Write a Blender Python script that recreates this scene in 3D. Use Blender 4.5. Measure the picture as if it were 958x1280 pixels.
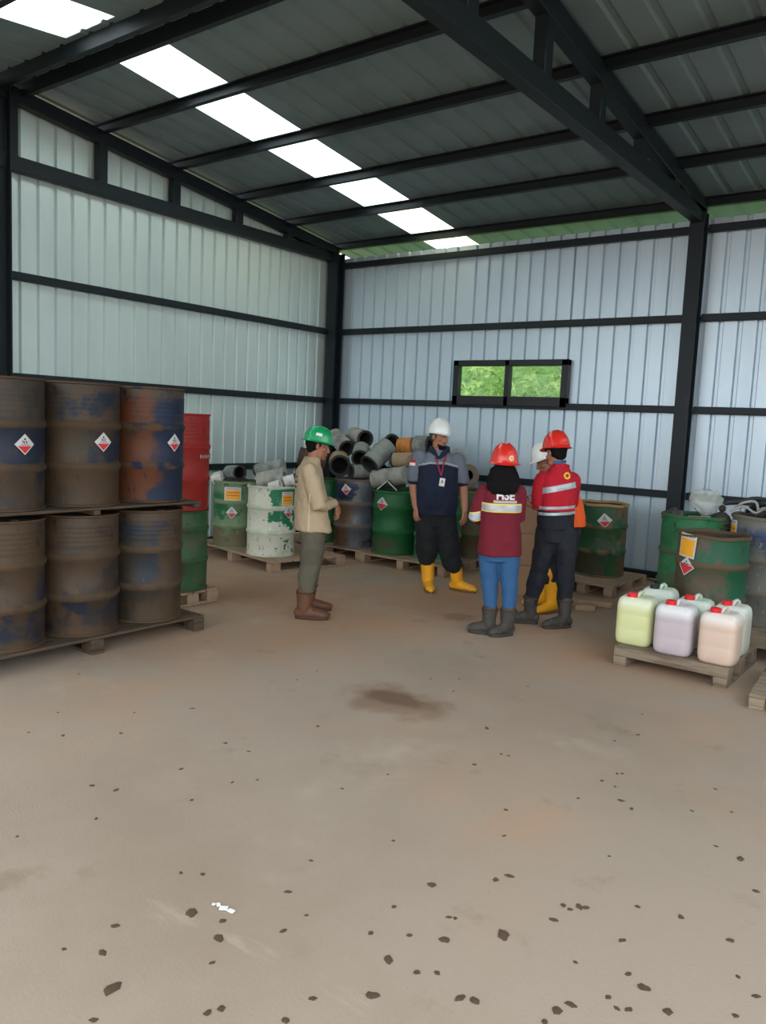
import bpy, bmesh, math, random
from math import sin, cos, pi, radians, sqrt, atan2
from mathutils import Vector, Matrix, noise
from mathutils.bvhtree import BVHTree
V = Vector
random.seed(7)
for o in list(bpy.data.objects): bpy.data.objects.remove(o)
scn = bpy.context.scene
COL = scn.collection

# ------------------------------------------------------------------ camera
CAM = V((8.497, -9.881, 1.78))
yaw, pitch, roll = -0.6399, 0.1107, 0.0453
fw = V((sin(yaw)*cos(pitch), cos(yaw)*cos(pitch), -sin(pitch)))
rt = V((cos(yaw), -sin(yaw), 0)); up = rt.cross(fw)
r2 = cos(roll)*rt + sin(roll)*up; u2 = -sin(roll)*rt + cos(roll)*up
cd = bpy.data.cameras.new('camera'); cam = bpy.data.objects.new('camera', cd); COL.objects.link(cam)
m3 = Matrix((r2, u2, -fw)).transposed()
cam.matrix_world = Matrix.Translation(CAM) @ m3.to_4x4()
cd.sensor_fit = 'VERTICAL'; cd.sensor_height = 36; cd.lens = 1005.4/1280*36; cd.clip_start = .05; cd.clip_end = 200
scn.camera = cam

# ------------------------------------------------------------------ world, light, exposure
W = bpy.data.worlds.new('overcast_sky'); scn.world = W; W.use_nodes = True
bg = W.node_tree.nodes['Background']; bg.inputs[0].default_value = (.90, .965, 1, 1); bg.inputs[1].default_value = 1.0
def area(name, loc, rot, sx, sy, power, col, portal=False):
    l = bpy.data.lights.new(name, 'AREA'); l.shape = 'RECTANGLE'; l.size = sx; l.size_y = sy; l.energy = power; l.color = col
    o = bpy.data.objects.new(name, l); o.location = loc; o.rotation_euler = rot; COL.objects.link(o)
    l.cycles.is_portal = portal
    return o
area('doorway_daylight', (5.6, -10.75, 2.2), (radians(90), 0, 0), 11, 4.3, 1, (1, 1, 1), True)
area('added_side_portal', (11.33, -5.3, 2.3), (radians(90), 0, radians(90)), 10.5, 4.4, 1, (1, 1, 1), True)  # sky portal at the unseen right side, left open to light the hall
scn.view_settings.view_transform = 'Standard'; scn.view_settings.look = 'None'
scn.view_settings.gamma = 1; scn.view_settings.use_curve_mapping = False
scn.view_settings.exposure = 1.95

# ------------------------------------------------------------------ colours and materials
def lin(c):
    return tuple(((x/255)/12.92 if x/255 <= .04045 else ((x/255+.055)/1.055)**2.4) for x in c) + (1,)
MATS = {}
def mat(name, col, rough=.7, metal=0., layers=(), bump=None, spec=.4, emit=None, alpha=None, sss=0, vary=False, coat=0, transl=0):
    """layers: (colour, noise scale, threshold, softness, seed, stretch(x,y,z), gradient(x,y,z), zband)"""
    m = bpy.data.materials.new(name); m.use_nodes = True; nt = m.node_tree; N = nt.nodes; L = nt.links
    b = N['Principled BSDF']; b.inputs['Roughness'].default_value = rough; b.inputs['Metallic'].default_value = metal
    b.inputs['Specular IOR Level'].default_value = spec
    b.inputs['Coat Weight'].default_value = coat
    b.inputs['Base Color'].default_value = lin(col)
    if sss: b.inputs['Subsurface Weight'].default_value = sss; b.inputs['Subsurface Radius'].default_value = (.05, .05, .05)
    if transl: b.inputs['Transmission Weight'].default_value = transl
    tc = N.new('ShaderNodeTexCoord'); coord = tc.outputs['Object']; loc = None
    if vary:
        oi = N.new('ShaderNodeObjectInfo'); loc = oi.outputs['Location']
    prev = None
    for (c, sc, thr, soft, seed, st, gr, zb) in layers:
        mp = N.new('ShaderNodeMapping'); mp.inputs['Scale'].default_value = st; mp.inputs['Location'].default_value = (seed*3.1, seed*1.7, seed*2.3)
        L.new(coord, mp.inputs['Vector']); vec = mp.outputs[0]
        if loc:
            ad = N.new('ShaderNodeVectorMath'); ad.operation = 'ADD'; L.new(vec, ad.inputs[0]); L.new(loc, ad.inputs[1]); vec = ad.outputs[0]
        nz = N.new('ShaderNodeTexNoise'); nz.inputs['Scale'].default_value = sc; nz.inputs['Detail'].default_value = 6; nz.inputs['Roughness'].default_value = .62
        L.new(vec, nz.inputs['Vector']); fac = nz.outputs['Fac']
        if gr:
            dp = N.new('ShaderNodeVectorMath'); dp.operation = 'DOT_PRODUCT'; L.new(coord, dp.inputs[0]); dp.inputs[1].default_value = gr
            a = N.new('ShaderNodeMath'); a.operation = 'ADD'; L.new(fac, a.inputs[0]); L.new(dp.outputs['Value'], a.inputs[1]); fac = a.outputs[0]
        mr = N.new('ShaderNodeMapRange'); mr.interpolation_type = 'SMOOTHSTEP'
        mr.inputs['From Min'].default_value = thr; mr.inputs['From Max'].default_value = thr+soft; L.new(fac, mr.inputs['Value']); fac = mr.outputs[0]
        if zb:
            sp = N.new('ShaderNodeSeparateXYZ'); L.new(coord, sp.inputs[0])
            for (lo, hi) in ((zb[0]-.03, zb[0]+.03), (zb[1]+.03, zb[1]-.03)):
                q = N.new('ShaderNodeMapRange'); q.inputs['From Min'].default_value = lo; q.inputs['From Max'].default_value = hi
                L.new(sp.outputs['Z'], q.inputs['Value'])
                mu = N.new('ShaderNodeMath'); mu.operation = 'MULTIPLY'; L.new(fac, mu.inputs[0]); L.new(q.outputs[0], mu.inputs[1]); fac = mu.outputs[0]
        mx = N.new('ShaderNodeMix'); mx.data_type = 'RGBA'; L.new(fac, mx.inputs[0])
        if prev: L.new(prev, mx.inputs[6])
        else: mx.inputs[6].default_value = lin(col)
        mx.inputs[7].default_value = lin(c); prev = mx.outputs[2]
    if prev: L.new(prev, b.inputs['Base Color'])
    if bump:
        nz = N.new('ShaderNodeTexNoise'); nz.inputs['Scale'].default_value = bump[0]; nz.inputs['Detail'].default_value = 5
        mp = N.new('ShaderNodeMapping'); mp.inputs['Scale'].default_value = bump[2] if len(bump) > 2 else (1, 1, 1)
        L.new(coord, mp.inputs[0]); L.new(mp.outputs[0], nz.inputs['Vector'])
        bp = N.new('ShaderNodeBump'); bp.inputs['Strength'].default_value = 1; bp.inputs['Distance'].default_value = bump[1]
        L.new(nz.outputs['Fac'], bp.inputs['Height']); L.new(bp.outputs[0], b.inputs['Normal'])
    MATS[name] = m; return m
U = (1, 1, 1)
def ly(c, sc=4, thr=.5, soft=.08, seed=0, st=U, gr=None, zb=None): return (c, sc, thr, soft, seed, st, gr, zb)

zinc_l = mat('zinc_sheet', (214, 226, 221), .42, .6, [ly((200, 213, 211), 1.2, .42, .4, 1, (1, 1, .35)), ly((224, 232, 229), 7, .6, .3, 2, (1, 1, .1)), ly((120, 118, 108), 30, .72, .05, 3)])
zinc_b = mat('zinc_sheet_back', (198, 213, 224), .42, .6, [ly((184, 200, 213), 1.2, .42, .4, 5, (1, 1, .35)), ly((206, 220, 230), 6, .6, .3, 2, (1, 1, .1)), ly((112, 122, 130), 30, .72, .05, 3)])
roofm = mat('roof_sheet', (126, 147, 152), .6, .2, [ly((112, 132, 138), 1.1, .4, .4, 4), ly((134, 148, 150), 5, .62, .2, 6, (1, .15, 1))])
steel = mat('dark_painted_steel', (20, 29, 35), .5, 0, [ly((36, 42, 44), 14, .62, .15, 2)], spec=.35)
conc = mat('dusty_concrete', (158, 142, 127), .85, 0, [
    ly((172, 138, 112), .5, .10, .28, 3, U, (-.02, .045, 0)),
    ly((147, 130, 114), .5, .45, .3, 9), ly((171, 156, 140), 1.1, .58, .22, 1), ly((138, 121, 104), 3.2, .6, .2, 7),
    ly((178, 163, 147), 2.2, .66, .14, 12, (.4, 1.6, 1)), ly((120, 104, 88), 42, .69, .05, 5), ly((98, 82, 68), 16, .745, .03, 8)], bump=(90, .0015), spec=.3)
def floor_spots(m, spots):
    nt = m.node_tree; N = nt.nodes; L = nt.links; b = N['Principled BSDF']; prev = b.inputs['Base Color'].links[0].from_socket
    tc = N.new('ShaderNodeTexCoord'); nz = N.new('ShaderNodeTexNoise'); nz.inputs['Scale'].default_value = 5; nz.inputs['Detail'].default_value = 6; L.new(tc.outputs['Object'], nz.inputs['Vector'])
    for (x, y, rx, ry, c, k) in spots:
        mp = N.new('ShaderNodeMapping'); mp.vector_type = 'POINT'; mp.inputs['Location'].default_value = (-x/rx, -y/ry, 0); mp.inputs['Scale'].default_value = (1/rx, 1/ry, 0); L.new(tc.outputs['Object'], mp.inputs[0])
        ln = N.new('ShaderNodeVectorMath'); ln.operation = 'LENGTH'; L.new(mp.outputs[0], ln.inputs[0])
        a = N.new('ShaderNodeMath'); a.operation = 'MULTIPLY_ADD'; L.new(nz.outputs['Fac'], a.inputs[0]); a.inputs[1].default_value = 1.6; L.new(ln.outputs['Value'], a.inputs[2])
        mr = N.new('ShaderNodeMapRange'); mr.interpolation_type = 'SMOOTHSTEP'; mr.inputs['From Min'].default_value = 1.95; mr.inputs['From Max'].default_value = 1.25; mr.inputs['To Max'].default_value = k; L.new(a.outputs[0], mr.inputs[0])
        mx = N.new('ShaderNodeMix'); mx.data_type = 'RGBA'; L.new(mr.outputs[0], mx.inputs[0]); L.new(prev, mx.inputs[6]); mx.inputs[7].default_value = lin(c); prev = mx.outputs[2]
    L.new(prev, b.inputs['Base Color'])
floor_spots(conc, [(5.60, -5.78, .42, .30, (118, 86, 62), .6), (5.56, -5.74, .26, .14, (90, 68, 50), .6), (4.68, -3.49, .22, .16, (106, 82, 62), .6), (2.6, -4.0, 1.3, .8, (164, 122, 90), .6), (4.2, -3.2, 2.2, .5, (158, 120, 92), .4)])
earth = mat('bare_earth', (150, 120, 92), .95, 0, [ly((120, 94, 70), 2, .5, .3)])
green_bank = mat('grass_bank', (104, 140, 66), .9, 0, [ly((160, 184, 96), 3, .5, .2, 1), ly((50, 80, 32), 6, .55, .2, 3), ly((150, 126, 86), 2.4, .64, .1, 4)], bump=(9, .12))
leafm = mat('grass_leaves', (150, 190, 96), .6, 0, [ly((206, 220, 150), 1.6, .5, .25, 1), ly((84, 130, 66), 2.3, .55, .2, 5)])
rust = (92, 70, 50)

# ------------------------------------------------------------------ mesh builder
class G:
    def __init__(s): s.v = []; s.f = []; s.m = []
    def add(s, vs, fs, mi=0, M=None):
        o = len(s.v); s.v += [(M @ V(p)) if M else V(p) for p in vs]
        for f in fs: s.f.append(tuple(i+o for i in f)); s.m.append(mi)
        return s
    def box(s, c, sz, R=None, mi=0, bev=0):
        x, y, z = sz[0]/2, sz[1]/2, sz[2]/2
        if bev:
            b = min(bev, x*.9, y*.9, z*.9); vs = []
            for sx in (-1, 1):
                for sy in (-1, 1):
                    for sz_ in (-1, 1):
                        vs += [(sx*x, sy*(y-b), sz_*(z-b)), (sx*(x-b), sy*y, sz_*(z-b)), (sx*(x-b), sy*(y-b), sz_*z)]
            bm = bmesh.new()
            for p in vs: bm.verts.new(p)
            r = bmesh.ops.convex_hull(bm, input=bm.verts[:]); bm.verts.index_update()
            fs = [[v.index for v in f.verts] for f in bm.faces]; vs = [v.co.copy() for v in bm.verts]; bm.free()
        else:
            vs = [(a, b_, c_) for a in (-x, x) for b_ in (-y, y) for c_ in (-z, z)]
            fs = [(0, 1, 3, 2), (4, 6, 7, 5), (0, 4, 5, 1), (2, 3, 7, 6), (0, 2, 6, 4), (1, 5, 7, 3)]
        M = Matrix.Translation(c) @ (R.to_4x4() if R else Matrix.Identity(4))
        return s.add(vs, fs, mi, M)
    def beam(s, a, b, w, h, upv=(0, 0, 1), mi=0, bev=.006):
        a, b = V(a), V(b); d = (b-a); L = d.length; d.normalize(); u = V(upv); u = (u-d*u.dot(d)).normalized(); x = u.cross(d)
        return s.box((a+b)/2, (w, L, h), Matrix((x, d, u)).transposed(), mi, bev)
    def rings(s, rg, mi=0, cap=True, close=False):
        n = len(rg[0]); o = len(s.v)
        for r in rg: s.v += [V(p) for p in r]
        k = len(rg)
        for i in range(k-1 if not close else k):
            a = o+i*n; b = o+((i+1) % k)*n
            for j in range(n):
                s.f.append((a+j, a+(j+1) % n, b+(j+1) % n, b+j)); s.m.append(mi)
        if cap and not close:
            s.f.append(tuple(o+j for j in range(n))[::-1]); s.m.append(mi)
            s.f.append(tuple(o+(k-1)*n+j for j in range(n))); s.m.append(mi)
        return s
    def lathe(s, prof, n=40, M=None, mis=None, mi=0):
        o = len(s.v)
        for (r, z) in prof:
            for j in range(n):
                a = 2*pi*j/n; p = V((r*cos(a), r*sin(a), z)); s.v.append(M @ p if M else p)
        for i in range(len(prof)-1):
            for j in range(n):
                s.f.append((o+i*n+j, o+i*n+(j+1) % n, o+(i+1)*n+(j+1) % n, o+(i+1)*n+j)); s.m.append(mis[i] if mis else mi)
        return s
    def tube(s, pts, rad, n=14, side=None, cap=True, mi=0):
        """round/elliptic tube along pts; rad items r or (a,b) with a along side; ends rounded"""
        pts = [V(p) for p in pts]; rad = [(r, r) if not isinstance(r, (tuple, list)) else r for r in rad]
        T = []
        for i in range(len(pts)):
            d = (pts[min(i+1, len(pts)-1)]-pts[max(i-1, 0)]).normalized(); T.append(d)
        if cap:
            a, ra, d = pts[0], rad[0], T[0]; b, rb, e = pts[-1], rad[-1], T[-1]
            pre = [(a-d*min(ra)*sin(t), (ra[0]*cos(t), ra[1]*cos(t)), d) for t in (1.5, 1.05, .55)]
            post = [(b+e*min(rb)*sin(t), (rb[0]*cos(t), rb[1]*cos(t)), e) for t in (.55, 1.05, 1.5)]
        else: pre = post = []
        S = V(side) if side is not None else (V((1, 0, 0)) if abs(T[0].x) < .8 else V((0, 1, 0)))
        rg = []
        for p, r, t in pre+list(zip(pts, rad, T))+post:
            x = (S-t*S.dot(t)); x = x.normalized() if x.length > 1e-4 else t.orthogonal().normalized(); S = x if side is None else S
            y = t.cross(x); rg.append([p+x*r[0]*cos(2*pi*j/n)+y*r[1]*sin(2*pi*j/n) for j in range(n)])
        return s.rings(rg, mi)
    def ell(s, c, r, R=None, n=16, k=10, mi=0):
        M = Matrix.Translation(c) @ (R.to_4x4() if R else Matrix.Identity(4)); rg = []
        for i in range(k+1):
            t = -pi/2+pi*(i+.0)/k; t = max(-1.54, min(1.54, t))
            rg.append([M @ V((r[0]*cos(t)*cos(2*pi*j/n), r[1]*cos(t)*sin(2*pi*j/n), r[2]*sin(t))) for j in range(n)])
        return s.rings(rg, mi)
    def loft(s, rs, n=28, mi=0, ex=2.3):
        """rs: (x,y,z,half width lateral,half depth,facing deg)"""
        rg = []
        for (x, y, z, a, b, ph) in rs:
            F = V((cos(radians(ph)), sin(radians(ph)), 0)); Lt = V((F.y, -F.x, 0)); r = []
            for j in range(n):
                t = 2*pi*j/n; c_, s_ = cos(t), sin(t)
                r.append(V((x, y, z))+Lt*a*math.copysign(abs(c_)**(2/ex), c_)-F*b*math.copysign(abs(s_)**(2/ex), s_))
            rg.append(r)
        return s.rings(rg, mi)
    def mesh(s, name, mats, smooth=True, recalc=False):
        me = bpy.data.meshes.new(name); me.from_pydata([tuple(p) for p in s.v], [], s.f)
        for m in mats: me.materials.append(m)
        for i, p in enumerate(me.polygons): p.material_index = s.m[i]; p.use_smooth = smooth
        bm = bmesh.new(); bm.from_mesh(me)
        if recalc: bmesh.ops.recalc_face_normals(bm, faces=bm.faces[:])
        bm.to_mesh(me); bm.free()
        if smooth: me.set_sharp_from_angle(angle=radians(42))
        return me
    def build(s, name, mats, parent=None, smooth=True, recalc=True, loc=None):
        if not isinstance(mats, (list, tuple)): mats = [mats]
        return link(name, s.mesh(name, mats, smooth, recalc), parent, loc)
def link(name, me, parent=None, loc=None):
    o = bpy.data.objects.new(name, me); COL.objects.link(o)
    if parent: o.parent = parent
    if loc is not None: o.location = loc
    return o
def tag(o, label=None, cat=None, group=None, kind=None):
    if label: o['label'] = label
    if cat: o['category'] = cat
    if group: o['group'] = group
    if kind: o['kind'] = kind
    return o
def thing(name, loc, rz, label, cat, group=None):
    o = bpy.data.objects.new(name, None); COL.objects.link(o); o.location = loc; o.rotation_euler = (0, 0, rz); o.empty_display_size = .1
    return tag(o, label, cat, group)
def copy_tree(o, parent=None):
    c = o.copy(); COL.objects.link(c); c.parent = parent
    for ch in list(o.children): copy_tree(ch, c)
    return c
def struct(o): o['kind'] = 'structure'; return o

# ------------------------------------------------------------------ the hall
ZE, SL, RY = 4.47, .1145, -5.30            # purlin line height at the eave, roof slope, ridge
XW, YF = 11.13, -10.6
def zroof(y): return ZE + SL*(-y) if y > RY else ZE + SL*(-RY) - SL*(RY-y)
def corrug(a, b, depth_dir, z0fn, z1fn, pitch=.21, d=.036):
    """ribbed sheet from a to b (xy); flat pans with ribs"""
    a, b = V(a), V(b); L = (b-a).length; t = (b-a)/L; dn = V(depth_dir); prof = []
    x = 0
    while x < L:
        for (u, k) in ((0, 0), (pitch*.70, 0), (pitch*.76, 1), (pitch*.93, 1)):
            if x+u < L: prof.append((x+u, k*d))
        x += pitch
    prof.append((L, 0)); g = G(); vs = []; fs = []
    for u, k in prof:
        p = a+t*u+dn*k; vs += [(p.x, p.y, z0fn(p)), (p.x, p.y, z1fn(p))]
    for i in range(len(prof)-1): fs.append((2*i, 2*i+2, 2*i+3, 2*i+1))
    g.add(vs, fs); return g
def sheet(name, g, m):
    o = g.build(name, m, None, smooth=False, recalc=False)
    md = o.modifiers.new('t', 'SOLIDIFY'); md.thickness = .003; md.offset = 0
    return o
# floor slab
g = G(); g.box((5.5, -5.3, -.06), (11.6, 11.4, .12)); struct(g.build('floor', conc, smooth=False))
g = G(); g.box((5.5, -20, -.14), (60, 90, .1)); struct(g.build('ground', earth, smooth=False))
# walls
WT = 4.30
struct(sheet('wall_left', corrug((-.05, -10.6), (-.05, 0.05), (-1, 0), lambda p: .02, lambda p: zroof(p.y)-.03), zinc_l))
struct(sheet('wall_right', corrug((XW+.08, .05), (XW+.08, RY), (1, 0), lambda p: .02, lambda p: 3.0), zinc_l))  # unseen wall, shaped low and half length so side light gets in
WX0, WX1, WZ0, WZ1 = 2.36, 4.01, 2.15, 2.64      # window opening
struct(sheet('wall_back', (lambda: (
    lambda A, B, C, D: (A.v.extend(B.v), [A.f.append(tuple(i+len(A.v)-len(B.v) for i in f)) for f in B.f], A.m.extend(B.m),
                        A.v.extend(C.v), [A.f.append(tuple(i+len(A.v)-len(C.v) for i in f)) for f in C.f], A.m.extend(C.m),
                        A.v.extend(D.v), [A.f.append(tuple(i+len(A.v)-len(D.v) for i in f)) for f in D.f], A.m.extend(D.m), A)[-1])(
        corrug((-.05, .06), (WX0, .06), (0, 1), lambda p: .02, lambda p: WT),
        corrug((WX0, .06), (WX1, .06), (0, 1), lambda p: .02, lambda p: WZ0),
        corrug((WX0, .06), (WX1, .06), (0, 1), lambda p: WZ1, lambda p: WT),
        corrug((WX1, .06), (XW+.08, .06), (0, 1), lambda p: .02, lambda p: WT)))(), zinc_b))
# roof sheets (with the translucent strip left open)
SX0, SX1 = 1.45, 2.19
def roofsheet(x0, x1, y0, y1, g=None):
    g = g or G(); p = .31; d = .02; pr = []; x = x0
    while x < x1-1e-6:
        for (u, k) in ((0, 0), (p*.7, 0), (p*.78, 1), (p*.92, 1)):
            if x+u < x1-1e-6: pr.append((x+u, k*d))
        x += p
    pr.append((x1, 0)); vs = []; fs = []
    for u, k in pr:
        for y in (y0, y1): vs.append((u, y, zroof(y)+.055+k))
    for i in range(len(pr)-1): fs.append((2*i, 2*i+2, 2*i+3, 2*i+1))
    g.add(vs, fs); return g
S2, S3 = 8.94, 9.68  # x bounds of the added second strip, out of view
g = roofsheet(-.25, SX0, RY+.001, .95); roofsheet(SX1, S2, RY+.001, .95, g); roofsheet(S3, XW+.3, RY+.001, .95, g)
roofsheet(-.25, SX0, -10.9, RY-.001, g); roofsheet(SX1, S2, -10.9, RY-.001, g); roofsheet(S3, XW+.3, -10.9, RY-.001, g); roofsheet(S2, S3, RY-.24, RY-.001, g); roofsheet(S2, S3, RY+.001, RY+.19, g)
roofsheet(SX0, SX1, RY-.24, RY-.001, g); roofsheet(SX0, SX1, RY+.001, RY+.19, g)
g.box((5.5, RY, zroof(RY)+.095), (11.7, .5, .006))
struct(sheet('ceiling', g, roofm))
# translucent panels
tm = bpy.data.materials.new('translucent_sheet'); tm.use_nodes = True; nt = tm.node_tree; nt.nodes.clear()
out = nt.nodes.new('ShaderNodeOutputMaterial'); tr = nt.nodes.new('ShaderNodeBsdfTransparent'); tl = nt.nodes.new('ShaderNodeBsdfTranslucent'); mx = nt.nodes.new('ShaderNodeMixShader')
tr.inputs[0].default_value = (.93, .97, .98, 1); tl.inputs[0].default_value = (.95, .97, .93, 1); mx.inputs[0].default_value = .45
nt.links.new(tr.outputs[0], mx.inputs[1]); nt.links.new(tl.outputs[0], mx.inputs[2]); nt.links.new(mx.outputs[0], out.inputs[0])
tm2 = tm.copy(); tm2.name = 'yellowed_translucent_sheet'
for nd in tm2.node_tree.nodes:
    if nd.type in ('BSDF_TRANSPARENT', 'BSDF_TRANSLUCENT'): nd.inputs[0].default_value = (.92, .89, .74, 1)
PY = [-.04, -1.108, -2.10, -3.166, -4.217, RY+.19]
names = ['at the back wall eave, faintly yellow', 'second up from the back wall eave', 'third up from the back wall eave, middle of the far slope', 'fourth up from the back wall eave', 'fifth up, topmost on the far slope just below the ridge']
for i in range(5):
    y0 = PY[i] if i else .95
    o = sheet('skylight_panel', roofsheet(SX0, SX1, y0, PY[i+1]), tm if i else tm2)
    tag(o, 'bright translucent roof panel ' + names[i], 'skylight', 'translucent roof panels')
o = sheet('skylight_panel', roofsheet(SX0, SX1, -9, RY-.24), tm)
tag(o, 'bright translucent roof panel on the near slope, in the top left corner', 'skylight', 'translucent roof panels')

for y0, y1, lb in ((.95, RY+.19, 'far'), (-10.9, RY-.24, 'near')):  # unseen panels added to bring more sky light into the hall
    o = sheet('skylight_panel', roofsheet(S2, S3, y0, y1), tm); tag(o, 'long unseen translucent roof panel added to light the hall, %s slope' % lb, 'skylight', 'translucent roof panels')

# frame: columns
def one(name, label, cat, fn, m=steel, group=None):
    g = G(); fn(g); o = g.build(name, m); tag(o, label, cat, group); return o
def column(x, y, z1, label, w=.19, dx=0, dy=0):
    def f(g):
        t = .014; cx, cy = x+dx, y+dy
        g.box((cx, cy, z1/2), (t, w-.03, z1)); g.box((cx, cy-w/2+.008, z1/2), (w, t, z1)); g.box((cx, cy+w/2-.008, z1/2), (w, t, z1))
        g.box((cx, cy, .008), (w+.09, w+.09, .016))
    return one('steel_column', label, 'column', f, group='steel columns of the frame')
column(.08, -.08, 4.36, 'dark steel column in the back left corner of the hall')
column(5.565, -.09, 4.34, 'dark steel column against the back wall, right of the window', .165)
column(.05, RY-.14, 4.98, 'dark steel column under the ridge at the left edge', .19)
column(XW-.06, -.09, 4.36, 'dark steel column in the back right corner')
column(XW-.06, RY, 4.98, 'dark steel column under the ridge on the right wall')
# trusses
def truss(x, label, w=.1, h=.15):
    t = thing('roof_truss', (x, 0, 0), 0, label, 'truss', 'roof trusses')
    g = G(); g.beam((0, -.05, 4.30), (0, 2*RY+.1, 4.30), w, h); g.build('bottom_chord', steel, t)
    g = G(); g.beam((0, .0, ZE-.085), (0, RY, ZE-.085-SL*RY), w, h); g.build('top_chord', steel, t)
    g = G(); g.beam((0, RY, ZE-.085-SL*RY), (0, 2*RY, ZE-.085), w, h); g.build('top_chord', steel, t)
    for y in PY[1:5]:
        for yy in (y, 2*RY-y):
            zt = ZE-.085-SL*y
            g = G(); g.beam((0, yy, 4.30), (0, yy, zt), w*.9, .12, (0, 1, 0)); g.build('post', steel, t)
    g = G(); g.beam((0, RY, 4.30), (0, RY, zroof(RY)-.1), w*.9, .14, (0, 1, 0)); g.build('post', steel, t)
    return t
truss(.02, 'dark steel roof truss lying along the left wall', .11, .15)
truss(5.565, 'dark steel roof truss crossing the hall to the column right of the window', .12, .17)
truss(XW-.05, 'dark steel roof truss along the right wall')
# purlins
pn = ['along the back wall eave, lowest of all', 'first up from the eave, under the far slope', 'second up from the eave, under the far slope', 'third up from the eave, under the far slope', 'fourth up from the eave, below the ridge']
for i, y in enumerate([.0]+PY[1:5]):
    for k, yy in enumerate((y, 2*RY-y)):
        def f(g):
            z = zroof(yy)
            g.box((5.5, yy, z), (11.6, .012, .11)); g.box((5.5, yy-.028, z+.05), (11.6, .06, .01)); g.box((5.5, yy-.028, z-.05), (11.6, .06, .01))
        one('purlin', 'dark steel purlin '+(pn[i] if k == 0 else pn[i].replace('far slope', 'near slope').replace('back wall eave', 'front eave').replace('from the eave', 'from the front eave').replace('below the ridge', 'on the near side of the ridge')), 'purlin', f, group='purlins under the roof')
for s_, nm in ((1, 'far'), (-1, 'near')):
    one('purlin', 'dark steel ridge purlin on the %s side of the roof peak' % nm, 'purlin', lambda g: (g.box((5.5, RY+s_*.13, zroof(RY)-.02), (11.6, .06, .15)),), group='purlins under the roof')
# girts
GZ = [.06, 1.068, 2.091, 3.161, 4.172]
gl = ['bottom rail at floor level', 'lowest girt at waist height', 'second girt, at window sill height', 'third girt, above the window', 'topmost girt, just under the eave']
for i, z in enumerate(GZ):
    for (x0, x1, nm) in ((.17, 5.47, 'left of the middle column'), (5.66, 11.0, 'right of the middle column')):
        one('wall_girt', 'dark %s of the back wall %s' % (gl[i].replace(', at window sill height', ''). replace(', above the window', ''), nm), 'girt',
            lambda g: (g.box(((x0+x1)/2, 0.0, z), (x1-x0, .07, .085), bev=.006),), group='girts on the back wall')
for i, z in enumerate(GZ[:4]):
    for (y0, y1, nm) in ((-.18, RY-.05, 'up to the ridge column'), (RY-.1, -10.5, 'in the near half')):
        one('wall_girt', 'dark %s of the left wall %s' % (gl[i].replace(', at window sill height', '').replace(', above the window', ''), nm), 'girt',
            lambda g: (g.box((-.005, (y0+y1)/2, z), (.07, abs(y1-y0), .085), bev=.006),), group='girts on the left wall')
# window
gw = G()
fx0, fx1, fz0, fz1 = 2.31, 4.05, 2.08, 2.70
for (a, b) in (((fx0, fz1-.04), (fx1, fz1-.04)), ((fx0, fz0+.065), (fx1, fz0+.065))): gw.beam((a[0], 0.0, a[1]), (b[0], 0.0, b[1]), .10, .08 if a[1] > 2.4 else .13)
for x in (fx0+.04, fx1-.045): gw.beam((x, 0.0, fz0), (x, 0.0, fz1), .10, .09, (1, 0, 0))
gw.beam((3.165, 0.0, fz0), (3.165, 0.0, fz1), .1, .07, (1, 0, 0))
wo = struct(gw.build('window_1', mat('black_window_frame', (26, 30, 34), .45)))
gm = bpy.data.materials.new('window_glass'); gm.use_nodes = True; nt = gm.node_tree; nt.nodes.clear()
out = nt.nodes.new('ShaderNodeOutputMaterial'); tr = nt.nodes.new('ShaderNodeBsdfTransparent'); gl_ = nt.nodes.new('ShaderNodeBsdfGlossy'); mx = nt.nodes.new('ShaderNodeMixShader')
gl_.inputs['Roughness'].default_value = .05; mx.inputs[0].default_value = .05; tr.inputs[0].default_value = (.93, .96, .95, 1)
nt.links.new(tr.outputs[0], mx.inputs[1]); nt.links.new(gl_.outputs[0], mx.inputs[2]); nt.links.new(mx.outputs[0], out.inputs[0])
for x0, x1 in ((2.39, 3.13), (3.2, 3.96)):
    g = G(); g.box(((x0+x1)/2, .01, 2.42), (x1-x0, .005, .44)); g.build('window_pane', gm, wo, smooth=False)
# outside bank and leaves
g = G(); nx, ny = 70, 24; vs = []; fs = []
def bankz(x, y):
    t = max(0, min(1, (y-1.7)/3.4)); return -.1+5.2*t*t*(3-2*t)+.25*noise.noise(V((x*.6, y*.8, 1)))*t
for i in range(nx+1):
    for j in range(ny+1):
        x = -9+i*.45; y = 1.4+j*.26; vs.append((x, y, bankz(x, y)))
for i in range(nx):
    for j in range(ny): a = i*(ny+1)+j; fs.append((a, a+ny+1, a+ny+2, a+1))
g.add(vs, fs); struct(g.build('hillside', green_bank))
g = G(); rnd = random.Random(3)
for k in range(9000):
    x = rnd.uniform(-3.2, 5.2) if k < 7500 else rnd.uniform(5, 11); y = rnd.uniform(1.9, 5.2); z = bankz(x, y)
    L = rnd.uniform(.10, .3); a = rnd.uniform(0, 6.28); el = rnd.uniform(.2, 1.3); w = rnd.uniform(.01, .035)
    d = V((cos(a)*cos(el), sin(a)*cos(el), sin(el))); s_ = V((-sin(a), cos(a), 0)); p = V((x, y, z-.02)); q = p+d*L*.55; r = p+d*L+V((0, 0, -L*.25))
    g.add([p-s_*w*.5, p+s_*w*.5, q+s_*w, r, q-s_*w], [(0, 1, 2, 3, 4)])
o = g.build('grass', leafm, None, smooth=False, recalc=False); tag(o, 'bright green grass and weeds on the bank outside the window', 'grass', kind='stuff')

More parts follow.
